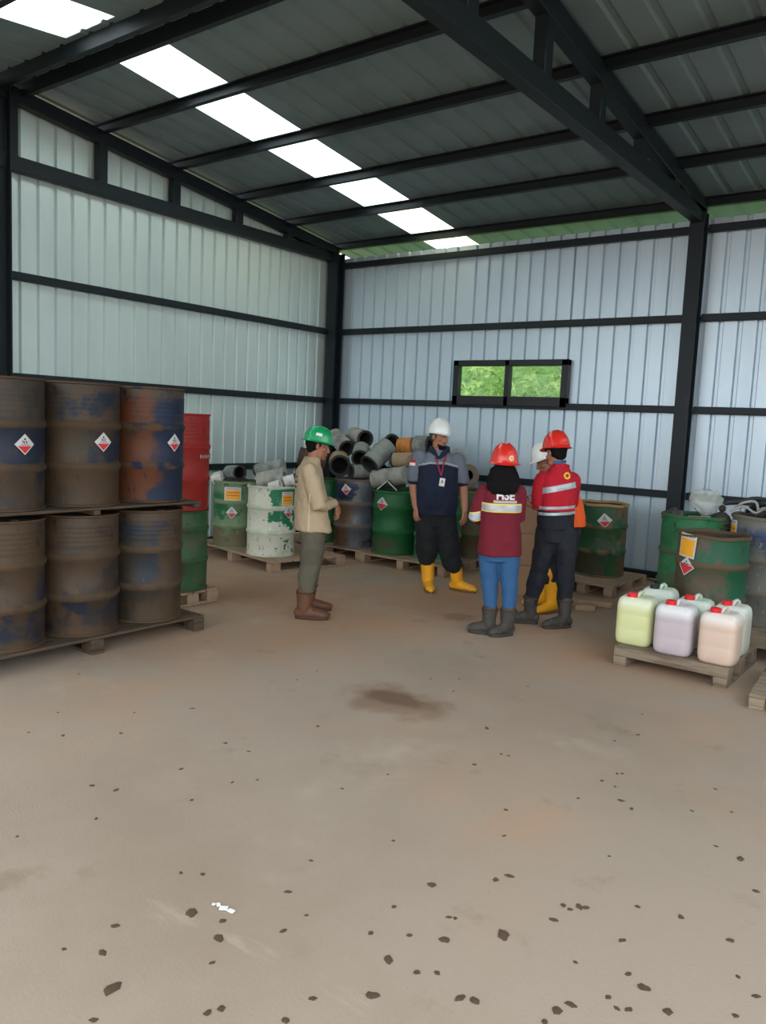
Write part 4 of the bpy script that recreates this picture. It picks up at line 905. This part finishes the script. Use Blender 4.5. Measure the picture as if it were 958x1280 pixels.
band(sh, 'collar', MATS['beige_hem'], r, [((0, 0, 1.428), (0, 0, 1))], .003, filt_=lambda c: abs(c.y) < .1 and abs(c.x+.03) < .1)
band(sh, 'side_seam', mat('pale_seam', (212, 196, 168), .9), r, [((-.046, 0, 0), (1, 0, 0)), ((-.038, 0, 0), (-1, 0, 0)), ((0, -.05, .8), (0, -1, 0)), ((0, 0, .80), (0, 0, 1)), ((0, 0, 1.14), (0, 0, -1))], .002)
bm = patch(.02, .02); bm.free()
for zz_, tx in ((1.27, .03), (1.225, .045), (1.18, .03)): stick(patch(tx*2, .016), sh, (-.16, -.04, zz_), (.12, -1, 0), (0, 0, 1), MATS['black_ink'], r, 'back_print')
olive = mat('olive_grey_cloth', (88, 84, 71), .9, 0, [ly((74, 70, 60), 4, .5, .3)], bump=(24, .006))
g = G(); g.loft([(-.01, .03, .70, .15, .11, 7), (-.01, .02, .84, .15, .11, 7)])
limb(g, [(-.01, -.065, .76), (-.005, -.085, .62), (-.022, -.09, .45), (-.046, -.10, .26)], [.112, .104, .090, .076]); limb(g, [(-.005, .095, .76), (.01, .12, .62), (.005, .15, .45), (-.016, .195, .26)], [.11, .10, .086, .074])
tr_ = fuse(g, 'trousers', [olive], .0072, 3, .5, .014, 9, parent=r)
band(tr_, 'cargo_pocket', mat('olive_pocket', (82, 78, 66), .9), r, [((0, 0, .50), (0, 0, 1)), ((0, 0, .64), (0, 0, -1)), ((-.07, 0, 0), (1, 0, 0)), ((.04, 0, 0), (-1, 0, 0)), ((0, -.1, 0), (0, -1, 0))], .006)
boot(r, (-.05, -.10, .25), (-.052, -.10, .100), (1, -.08), bootbrown, solebr, .29, .072, w=1.12, sole=.034, cuff=solebr); boot(r, (-.02, .21, .25), (-.022, .215, .100), (1, .15), bootbrown, solebr, .29, .070, w=1.12, sole=.034, cuff=solebr)
gh = bigmat('green_helmet_plastic', (20, 150, 92))
helmet(r, P, M, hc+Up*.048-F*.004, gh, (-.12, .42, .055, .026, [(1, 1, whitepaper, False, .003)], 'white sticker'), .98)

# --- big man facing us, head turned right
r = person(3.94, -2.56, 'bearded man in white hard hat, navy and grey shirt and yellow boots, facing us')
cx = -.145; ph = -78
F, R, Up = axes((.80, -.60, 0), .10); hc = V((cx-.012, -.02, 1.655))
g = G(); P, M = head(g, hc, F, R, Up); limb(g, [(cx, 0, 1.48), (cx-.005, 0, 1.54), (cx-.01, -.012, 1.60)], [.075, .068, .064])
g.loft([(cx, 0, .85, .16, .12, ph), (cx, 0, 1.1, .17, .14, ph), (cx, 0, 1.35, .18, .11, ph), (cx, 0, 1.47, .09, .08, ph)])
armsL = [(cx-.235, .0, 1.41), (cx-.262, -.01, 1.14), (cx-.225, -.07, .92), (cx-.215, -.08, .885)]
armsR = [(cx+.225, .03, 1.41), (cx+.275, .02, 1.13), (cx+.300, -.05, .92), (cx+.303, -.06, .885)]
for A in (armsL, armsR): limb(g, A, [.055, .050, .036, .030])
hand(g, armsL[-1], (.04, -.12, -1), (.6, .5, 0), .45, 1.05, -1); hand(g, armsR[-1], (.02, -.12, -1), (-.6, .5, 0), .45, 1.05, 1)
limb(g, [(cx-.1, 0, .85), (cx-.085, -.02, .5), (-.19, 0, .15)], [.08, .06, .04]); limb(g, [(cx+.1, 0, .85), (cx+.16, -.02, .5), (.10, .01, .16)], [.08, .06, .035])
fuse(g, 'body', [skin_b, lipm], .0052, 2, .4, mfn=lambda c: 1 if ((c-P(0, .09, -.068)).length < .024 and (c-P(0, .09, -.068)).dot(Up)**2 < .00016) else 0, parent=r)
eyes(P, M, r)
g = G(); g.ell(P(0, -.028, .028), (.083, .086, .085), M, 20, 12); g.ell(P(0, -.052, -.020), (.066, .044, .045), M)
for s_ in (-1, 1): g.ell(P(s_*.074, .008, .018), (.009, .014, .03), M)
fuse(g, 'hair', [hairg], .007, 2, parent=r, wr=.003, ws=40)
g = G(); g.tube([P(-.052, .040, -.078), P(-.04, .058, -.095), P(0, .075, -.112), P(.04, .058, -.095), P(.052, .040, -.078)], [.012, .019, .028, .019, .012]); g.ell(P(0, .055, -.130), (.038, .032, .034), M); g.tube([P(-.028, .090, -.053), P(0, .101, -.048), P(.028, .090, -.053)], [.005, .006, .005])
fuse(g, 'beard', [hairm], .006, 2, parent=r, wr=.004, ws=60)
navy = mat('navy_cloth', (20, 29, 52), .85, 0, [ly((26, 36, 60), 3, .5, .3)], bump=(22, .006)); greyc = mat('grey_shirt_cloth', (104, 110, 122), .85, 0, [ly((92, 98, 110), 3, .5, .3)], bump=(22, .006))
g = G(); g.loft([(cx, 0, .825, .205, .165, ph), (cx, 0, .84, .212, .172, ph), (cx, -.01, .95, .225, .195, ph), (cx, -.02, 1.1, .222, .200, ph), (cx, -.01, 1.25, .218, .17, ph), (cx, 0, 1.38, .215, .135, ph), (cx, .0, 1.45, .17, .115, ph), (cx, .0, 1.50, .105, .09, ph), (cx, 0, 1.525, .085, .08, ph)])
limb(g, [(cx-.205, 0, 1.42), (cx-.243, -.005, 1.30), (cx-.262, -.01, 1.195)], [.085, .084, .076]); limb(g, [(cx+.195, .02, 1.42), (cx+.243, .02, 1.30), (cx+.272, .02, 1.195)], [.083, .082, .074])
def shm(c):
    dx = abs(c.x-cx)
    if dx > .212 and c.z < 1.44: return 1 if c.z < 1.175+.0 else 0
    if c.z > 1.375-.25*max(0, dx-.08): return 0
    return 1
sh = fuse(g, 'shirt', [greyc, navy], .0070, 3, .5, .014, 7, mfn=shm, parent=r)
def curved(lo, hi):
    return lambda c: lo < c.z-(1.375-.25*max(0, abs(c.x-cx)-.08)) < hi and abs(c.x-cx) < .205 and c.y < 0
band(sh, 'chest_piping', silver_b, r, [((0, 0, 1.28), (0, 0, 1)), ((0, 0, 1.42), (0, 0, -1))], .003, filt_=curved(-.004, .018))
g = G()
for s_ in (-1, 1): g.tube([(cx+s_*.095, .02, 1.535), (cx+s_*.088, -.055, 1.525), (cx+s_*.04, -.10, 1.475), (cx+s_*.006, -.125, 1.43)], [(.034, .009), (.036, .009), (.032, .009), (.016, .008)], side=(s_*.6, -.5, -.7))
g.tube([(cx+.1, .02, 1.53), (cx+.06, .085, 1.54), (cx-.06, .085, 1.54), (cx-.1, .02, 1.53)], [(.028, .009)]*4, side=(0, .3, 1)); fuse(g, 'collar', [navy], .006, 2, parent=r)
redc = mat('red_cloth', (190, 30, 44), .8)
stick(patch(.075, .030), sh, (cx-.275, -.06, 1.385), (1, -.5, 0), (0, 0, 1), redc, r, 'flag_patch'); stick(patch(.075, .030), sh, (cx-.275, -.06, 1.355), (1, -.5, 0), (0, 0, 1), whitepaper, r, 'flag_patch')
lan = mat('maroon_lanyard', (140, 36, 62), .7)
g = G(); g.tube([(cx-.06, -.09, 1.49), (cx-.01, -.165, 1.38), (cx+.035, -.225, 1.26)], [(.008, .003)]*3, n=8); g.tube([(cx+.08, -.08, 1.49), (cx+.055, -.16, 1.38), (cx+.038, -.225, 1.26)], [(.008, .003)]*3, n=8); g.build('lanyard', lan, r)
g = G(); g.box((cx+.05, -.236, 1.19), (.058, .006, .085), Matrix.Rotation(.12, 3, 'Y'), bev=.003); b_ = g.build('badge', whitepaper, r); g = G(); g.box((cx+.05, -.240, 1.195), (.022, .003, .03), Matrix.Rotation(.12, 3, 'Y')); g.build('badge_photo', mats_grey, b_)
blackc = mat('black_cloth', (22, 24, 27), .9, 0, [ly((32, 33, 36), 4, .5, .3)], bump=(22, .006))
g = G(); g.loft([(cx, 0, .70, .185, .14, ph), (cx, 0, .88, .19, .15, ph)])
limb(g, [(cx-.085, 0, .80), (cx-.085, -.03, .60), (cx-.08, -.03, .45), (cx-.075, -.015, .345)], [.125, .125, .118, .105]); limb(g, [(cx+.09, 0, .80), (cx+.135, -.03, .60), (cx+.175, -.03, .42), (cx+.21, -.01, .30)], [.125, .125, .118, .105])
fuse(g, 'trousers', [blackc], .0072, 3, .5, .018, 8, parent=r)
boot(r, (cx-.07, -.01, .385), (-.195, -.02, .10), (.22, -1), bootyel, soleyel, .29, .072, 'rubber_boot', 1.05); boot(r, (cx+.225, 0, .36), (.125, .03, .10), (1, -.45), bootyel, soleyel, .29, .070, 'rubber_boot', 1.05)
wh = bigmat('white_helmet_plastic', (222, 224, 220))
helmet(r, P, M, hc+Up*.05-F*.004, wh, None, .97, h=.15, pk=1.0)

# --- woman in maroon jacket, back to us
r = person(5.24, -3.81, 'person in red hard hat, maroon jacket and blue jeans, long black hair, back to us')
cx = -.005; ph = 108; F, R, Up = axes((-.25, .95, 0), .12); hc = V((cx+.0, .02, 1.435))
g = G(); P, M = head(g, hc, F, R, Up); limb(g, [(cx, 0, 1.28), (cx, .0, 1.32), (cx, .01, 1.38)], [.058, .050, .048])
g.loft([(cx, 0, .75, .13, .09, ph), (cx, 0, 1.0, .12, .09, ph), (cx, 0, 1.2, .14, .09, ph), (cx, 0, 1.29, .07, .06, ph)])
aL = [(cx-.165, .0, 1.23), (cx-.215, -.01, 1.01), (cx-.150, .17, .985), (cx-.135, .21, .985)]; aR = [(cx+.140, .02, 1.24), (cx+.155, .07, 1.01), (cx+.115, .24, 1.03), (cx+.1, .275, 1.035)]
for A in (aL, aR): limb(g, A, [.042, .037, .029, .024])
hand(g, aL[-1], (.4, 1, .1), (.8, 0, -.3), .7, .9, 1); hand(g, aR[-1], (-.4, 1, .1), (-.8, 0, -.3), .7, .9, -1)
limb(g, [(cx-.08, 0, .8), (-.07, .0, .5), (-.045, 0, .12)], [.07, .05, .035]); limb(g, [(cx+.08, 0, .8), (.1, .0, .5), (.10, 0, .12)], [.07, .05, .035])
fuse(g, 'body', [skin_b, lipm], .0050, 2, .4, mfn=lambda c: 1 if ((c-P(0, .09, -.068)).length < .024 and (c-P(0, .09, -.068)).dot(Up)**2 < .00016) else 0, parent=r)
eyes(P, M, r)
g = G(); g.ell(P(0, -.022, .028), (.086, .094, .085), M, 20, 12)
g.tube([V((cx-.005, -.055, 1.43)), V((cx-.005, -.085, 1.36)), V((cx-.0, -.105, 1.29)), V((cx+.005, -.11, 1.235))], [(.095, .055), (.118, .050), (.128, .038), (.105, .018)], side=(1, 0, 0), n=24)
for s_ in (-1, 1): g.tube([V((cx+s_*.085, -.0, 1.42)), V((cx+s_*.105, -.045, 1.34)), V((cx+s_*.105, -.075, 1.27))], [.030, .036, .026])
fuse(g, 'hair', [hairm], .007, 3, parent=r, wr=.008, ws=22)
maroon = mat('maroon_cloth', (108, 20, 38), .85, 0, [ly((96, 16, 33), 3, .5, .3)], bump=(22, .006)); denim = mat('blue_denim', (46, 86, 128), .9, 0, [ly((38, 74, 114), 4, .5, .3), ly((62, 102, 140), 6, .6, .2)], bump=(24, .005))
g = G(); g.loft([(cx, 0, .70, .178, .142, ph), (cx, 0, .715, .186, .150, ph), (cx, 0, .85, .182, .142, ph), (cx, 0, 1.0, .170, .128, ph), (cx, 0, 1.15, .172, .122, ph), (cx, 0, 1.24, .168, .105, ph), (cx, 0, 1.29, .115, .08, ph), (cx, 0, 1.325, .07, .065, ph)])
limb(g, [(cx-.150, 0, 1.235), (cx-.190, -.005, 1.12), (cx-.215, -.01, 1.01), (cx-.19, .07, .985), (cx-.152, .17, .985)], [.068, .064, .060, .052, .042]); limb(g, [(cx+.135, .02, 1.24), (cx+.148, .04, 1.12), (cx+.155, .07, 1.02), (cx+.14, .14, 1.02), (cx+.12, .235, 1.03)], [.068, .062, .058, .05, .04])
jk = fuse(g, 'jacket', [maroon], .0070, 3, .5, .012, 8, parent=r)
tor = lambda c: abs(c.x-cx) < .165 and c.y < .02
band(jk, 'reflective_stripe', yelt, r, [((0, 0, 1.075), (0, 0, 1)), ((0, 0, 1.150), (0, 0, -1))], .003, filt_=tor, label='yellow edge of the reflective stripe'); band(jk, 'reflective_stripe', silver, r, [((0, 0, 1.087), (0, 0, 1)), ((0, 0, 1.138), (0, 0, -1))], .006, filt_=tor)
nn = V((.25, .1, -1)).normalized(); pc = V((cx-.215, 0, 1.02))
slv = lambda c: c.x < cx-.172
band(jk, 'sleeve_stripe', yelt, r, [(pc+nn*-.045, nn), (pc+nn*.035, -nn)], .003, filt_=slv, label='yellow edge of the sleeve stripe'); band(jk, 'sleeve_stripe', silver, r, [(pc+nn*-.035, nn), (pc+nn*.025, -nn)], .006, filt_=slv)
text_on(jk, 'HSE', (cx+.03, -.13, 1.215), (1, .1, 0), (0, 0, 1), .095, whitepaper, r, 'back_lettering'); 
for k in range(2): stick(patch(.2, .006), jk, (cx+.03, -.13, 1.172-.012*k), (1, .1, 0), (0, 0, 1), whitepaper, r, 'back_underline')
g = G(); g.loft([(cx, 0, .65, .145, .115, ph), (cx, 0, .80, .15, .115, ph)])
limb(g, [(cx-.078, 0, .74), (cx-.075, .0, .55), (-.058, .0, .38), (-.05, .0, .21)], [.098, .084, .066, .055]); limb(g, [(cx+.082, 0, .74), (cx+.095, .0, .55), (.108, .0, .38), (.108, .0, .21)], [.098, .084, .066, .055])
fuse(g, 'jeans', [denim], .0072, 4, .5, .007, 9, parent=r)
boot(r, (-.050, 0, .225), (-.056, -.005, .088), (-.92, .10), bootblk, soleblk, .23, .062, cuff=solebr); boot(r, (.108, 0, .225), (.103, -.005, .088), (-.70, -.45), bootblk, soleblk, .22, .064, cuff=solebr)
rh = bigmat('red_helmet_plastic', (214, 44, 34)); cremb = mat('cream_emblem', (226, 210, 150), .5); yemb = mat('yellow_emblem', (236, 190, 40), .5)
helmet(r, P, M, hc+Up*.058-F*.004, rh, (-pi/2+.22, .22, .045, .045, [(1, 1, cremb, True, .003), (.5, .5, MATS['label_orange'], True, .005)], 'round cream emblem on the back of the hard hat'), 1.03, h=.158, tilt=.12)

# --- man in red and black, back three-quarters
r = person(5.42, -3.17, 'man in red hard hat and red and black striped shirt, back to us')
cx = .02; ph = 132; F, R, Up = axes((-.62, .78, 0), .22); hc = V((-.012, .01, 1.575))
g = G(); P, M = head(g, hc, F, R, Up); limb(g, [(.02, -.01, 1.40), (.015, -.01, 1.46), (0, 0, 1.52)], [.064, .057, .055])
g.loft([(cx+.01, 0, .9, .14, .10, ph), (cx, 0, 1.1, .14, .10, ph), (cx, 0, 1.3, .16, .10, ph), (cx, 0, 1.42, .08, .07, ph)])
aL = [(cx-.155, -.06, 1.33), (cx-.160, -.06, 1.09), (-.255, .05, 1.115), (-.285, .07, 1.12)]; aR = [(cx+.13, .10, 1.34), (cx+.14, .26, 1.13), (-.02, .36, 1.13), (-.05, .37, 1.13)]
for A in (aL, aR): limb(g, A, [.048, .042, .032, .026])
hand(g, aL[-1], (-.8, .6, .05), (.2, .3, -.9), .5, .95, 1); hand(g, aR[-1], (-1, .2, 0), (0, -.8, .2), .7, .95, 1)
limb(g, [(-.05, 0, .85), (-.09, .0, .5), (-.145, .02, .12)], [.07, .05, .035]); limb(g, [(.10, 0, .85), (.14, .0, .5), (.155, 0, .12)], [.07, .05, .035])
fuse(g, 'body', [skin_b, lipm], .0050, 2, .4, mfn=lambda c: 1 if ((c-P(0, .09, -.068)).length < .024 and (c-P(0, .09, -.068)).dot(Up)**2 < .00016) else 0, parent=r)
eyes(P, M, r)
g = G(); g.ell(P(0, -.028, .028), (.083, .088, .085), M, 20, 12); g.ell(P(0, -.056, -.022), (.066, .042, .048), M)
fuse(g, 'hair', [hairm], .007, 2, parent=r, wr=.003, ws=40)
redj = mat('red_shirt_cloth', (182, 22, 42), .85, 0, [ly((164, 18, 36), 3, .5, .3)], bump=(22, .006)); navyd = mat('dark_navy_cloth', (26, 28, 38), .85, 0, [ly((34, 36, 46), 3, .5, .3)], bump=(22, .006))
g = G(); g.loft([(cx+.005, 0, .90, .175, .13, ph), (cx+.005, 0, 1.0, .178, .135, ph), (cx, 0, 1.15, .180, .135, ph), (cx, 0, 1.28, .190, .130, ph), (cx, 0, 1.37, .170, .11, ph), (cx+.005, 0, 1.42, .115, .085, ph), (cx+.01, -.005, 1.46, .075, .07, ph)])
limb(g, [(cx-.135, -.06, 1.335), (cx-.155, -.065, 1.21), (cx-.160, -.06, 1.11), (cx-.180, -.035, 1.105)], [.078, .074, .066, .052]); limb(g, [(cx+.125, .09, 1.34), (cx+.135, .18, 1.23), (cx+.140, .26, 1.13), (cx+.06, .32, 1.13)], [.075, .07, .064, .05])
sh = fuse(g, 'shirt', [redj, navyd], .0070, 3, .5, .012, 8, parent=r, mfn=lambda c: 1 if c.z < 1.065 and c.x > cx-.165 else 0)
n1 = V((-.22, 0, 1)).normalized(); pc = V((cx+.06, 0, 1.285)); back = lambda c: c.y < .0 and c.x > cx-.13 and c.x < cx+.20
band(sh, 'reflective_stripe', silver, r, [(pc-n1*.026, n1), (pc+n1*.026, -n1)], .004, filt_=back)
for z in (1.045, 1.098): 
    n2 = V((-.06, 0, 1)).normalized(); p2 = V((cx, 0, z)); band(sh, 'waist_stripe', silver, r, [(p2-n2*.013, n2), (p2+n2*.013, -n2)], .004, filt_=lambda c: c.x > cx-.15 and c.x < cx+.2 and c.y < .08)
g = G(); g.tube([(cx+.085, .01, 1.455), (cx+.04, -.06, 1.465), (cx-.03, -.07, 1.465), (cx-.065, -.01, 1.455)], [(.026, .010)]*4, side=(0, 0, 1)); g.build('collar', redj, r)
stick(patch(.062, .062, round_=True), sh, (cx+.085, -.12, 1.385), (.97, .2, 0), (0, 0, 1), yemb, r, 'back_emblem', .004); stick(patch(.03, .03, round_=True), sh, (cx+.085, -.12, 1.385), (.97, .2, 0), (0, 0, 1), redj, r, 'back_emblem', .006)
g = G(); g.tube([(.075, .02, 1.505), (.03, -.075, 1.50), (-.02, -.085, 1.50)], [(.016, .005)]*3, side=(0, 0, 1)); o = g.build('chin_strap', mat('blue_strap', (50, 92, 140), .7), r)
g = G(); g.loft([(cx+.01, 0, .78, .155, .12, ph), (cx+.005, 0, .95, .160, .12, ph)])
limb(g, [(cx-.06, -.01, .86), (cx-.09, -.01, .66), (cx-.125, .0, .45), (-.150, .02, .20)], [.112, .098, .080, .064]); limb(g, [(cx+.082, 0, .86), (cx+.11, -.01, .66), (cx+.125, .0, .45), (.155, .0, .20)], [.112, .098, .080, .062])
fuse(g, 'trousers', [navyd], .0072, 3, .5, .014, 9, parent=r)
boot(r, (-.150, .02, .25), (-.152, .02, .088), (-.98, -.10), bootblk, soleblk, .28, .062, cuff=solebr); boot(r, (.158, -.01, .25), (.155, -.02, .088), (-.72, -.42), bootblk, soleblk, .27, .060, cuff=solebr)
helmet(r, P, M, hc+Up*.054-F*.004, rh, (-pi/2+.75, .28, .045, .045, [(1, 1, cremb, True, .003), (.5, .5, yemb, True, .005)], 'round cream emblem on the side of the hard hat'), 1.0, h=.150, tilt=.06)

# --- person behind, white helmet, orange vest, bending over the paper
r = person(5.18, -2.53, 'person in white hard hat, orange vest and yellow boots, bent over behind the red-shirted man')
ph = 190; F, R, Up = axes((-.96, -.22, 0), .40); hc = V((-.150, -.03, 1.475))
g = G(); P, M = head(g, hc, F, R, Up); limb(g, [(-.03, 0, 1.33), (-.07, -.01, 1.38), (-.125, -.02, 1.43)], [.062, .056, .054])
g.loft([(.09, 0, .86, .14, .10, ph), (.07, 0, 1.1, .14, .10, ph), (.0, 0, 1.27, .15, .10, ph), (-.03, 0, 1.35, .08, .07, ph)])
aL = [(.0, .17, 1.26), (.05, .22, 1.03), (-.17, .13, 1.06), (-.20, .12, 1.06)]; aR = [(.0, -.15, 1.26), (.10, -.19, 1.03), (-.10, -.12, 1.04), (-.13, -.11, 1.045)]
for A in (aL, aR): limb(g, A, [.045, .040, .030, .025])
hand(g, aL[-1], (-1, -.1, 0), (0, -.4, .9), .6, .95, 1); hand(g, aR[-1], (-1, .2, 0), (0, .4, .9), .6, .95, -1)
limb(g, [(.09, .08, .8), (.06, .08, .5), (.0, .1, .12)], [.07, .05, .035]); limb(g, [(.09, -.08, .8), (.04, -.1, .5), (-.03, -.1, .12)], [.07, .05, .035])
fuse(g, 'body', [skin_a, lipm], .0052, 2, .4, mfn=lambda c: 1 if ((c-P(0, .09, -.068)).length < .024 and (c-P(0, .09, -.068)).dot(Up)**2 < .00016) else 0, parent=r)
eyes(P, M, r)
g = G(); g.ell(P(0, -.028, .028), (.083, .088, .085), M, 20, 12); g.ell(P(0, -.056, -.022), (.066, .042, .048), M); fuse(g, 'hair', [hairm], .007, 2, parent=r, wr=.003, ws=40)
orangec = mat('orange_vest_cloth', (240, 96, 34), .8, 0, [ly((224, 82, 28), 3, .5, .3)], bump=(22, .006))
g = G(); g.loft([(.115, 0, .86, .185, .155, ph), (.11, 0, .90, .185, .155, ph), (.09, 0, 1.08, .175, .14, ph), (.03, 0, 1.22, .17, .12, ph), (-.01, 0, 1.31, .13, .095, ph), (-.03, 0, 1.36, .075, .07, ph)])
limb(g, [(.02, .15, 1.26), (.045, .19, 1.14), (.06, .21, 1.05), (-.04, .17, 1.06)], [.07, .066, .058, .046]); limb(g, [(.02, -.13, 1.26), (.07, -.165, 1.14), (.10, -.185, 1.05), (.0, -.15, 1.05)], [.07, .066, .058, .046])
fuse(g, 'vest', [orangec], .0072, 4, .5, .009, 8, parent=r)
g = G(); g.loft([(.10, 0, .74, .155, .13, ph), (.10, 0, .90, .165, .135, ph)])
limb(g, [(.11, .085, .80), (.10, .09, .6), (.05, .10, .42), (.01, .11, .32)], [.118, .110, .095, .085]); limb(g, [(.11, -.075, .80), (.10, -.08, .6), (.02, -.1, .42), (-.035, -.11, .33)], [.118, .110, .095, .085])
fuse(g, 'trousers', [navyd], .0072, 3, .5, .014, 9, parent=r)
boot(r, (-.03, -.12, .40), (-.005, -.115, .095), (-.65, -.75), bootyel, soleyel, .28, .068, 'rubber_boot', 1.05); boot(r, (-.06, .12, .40), (-.085, .13, .095), (-.95, -.25), bootyel, soleyel, .28, .068, 'rubber_boot', 1.05)
helmet(r, P, M, hc+Up*.052-F*.004, wh, None, 1.0, h=.14)
# sheet of paper in the middle of the group
g = G(); g.box((0, 0, 0), (.21, .29, .002)); o = g.build('sheet_of_paper', whitepaper, None, loc=(5.13, -3.03, 1.10), smooth=False); o.rotation_euler = (.12, .15, .9); tag(o, 'white sheet of paper held between the three people on the right', 'paper')

bpy.data.scenes.remove(TMP)
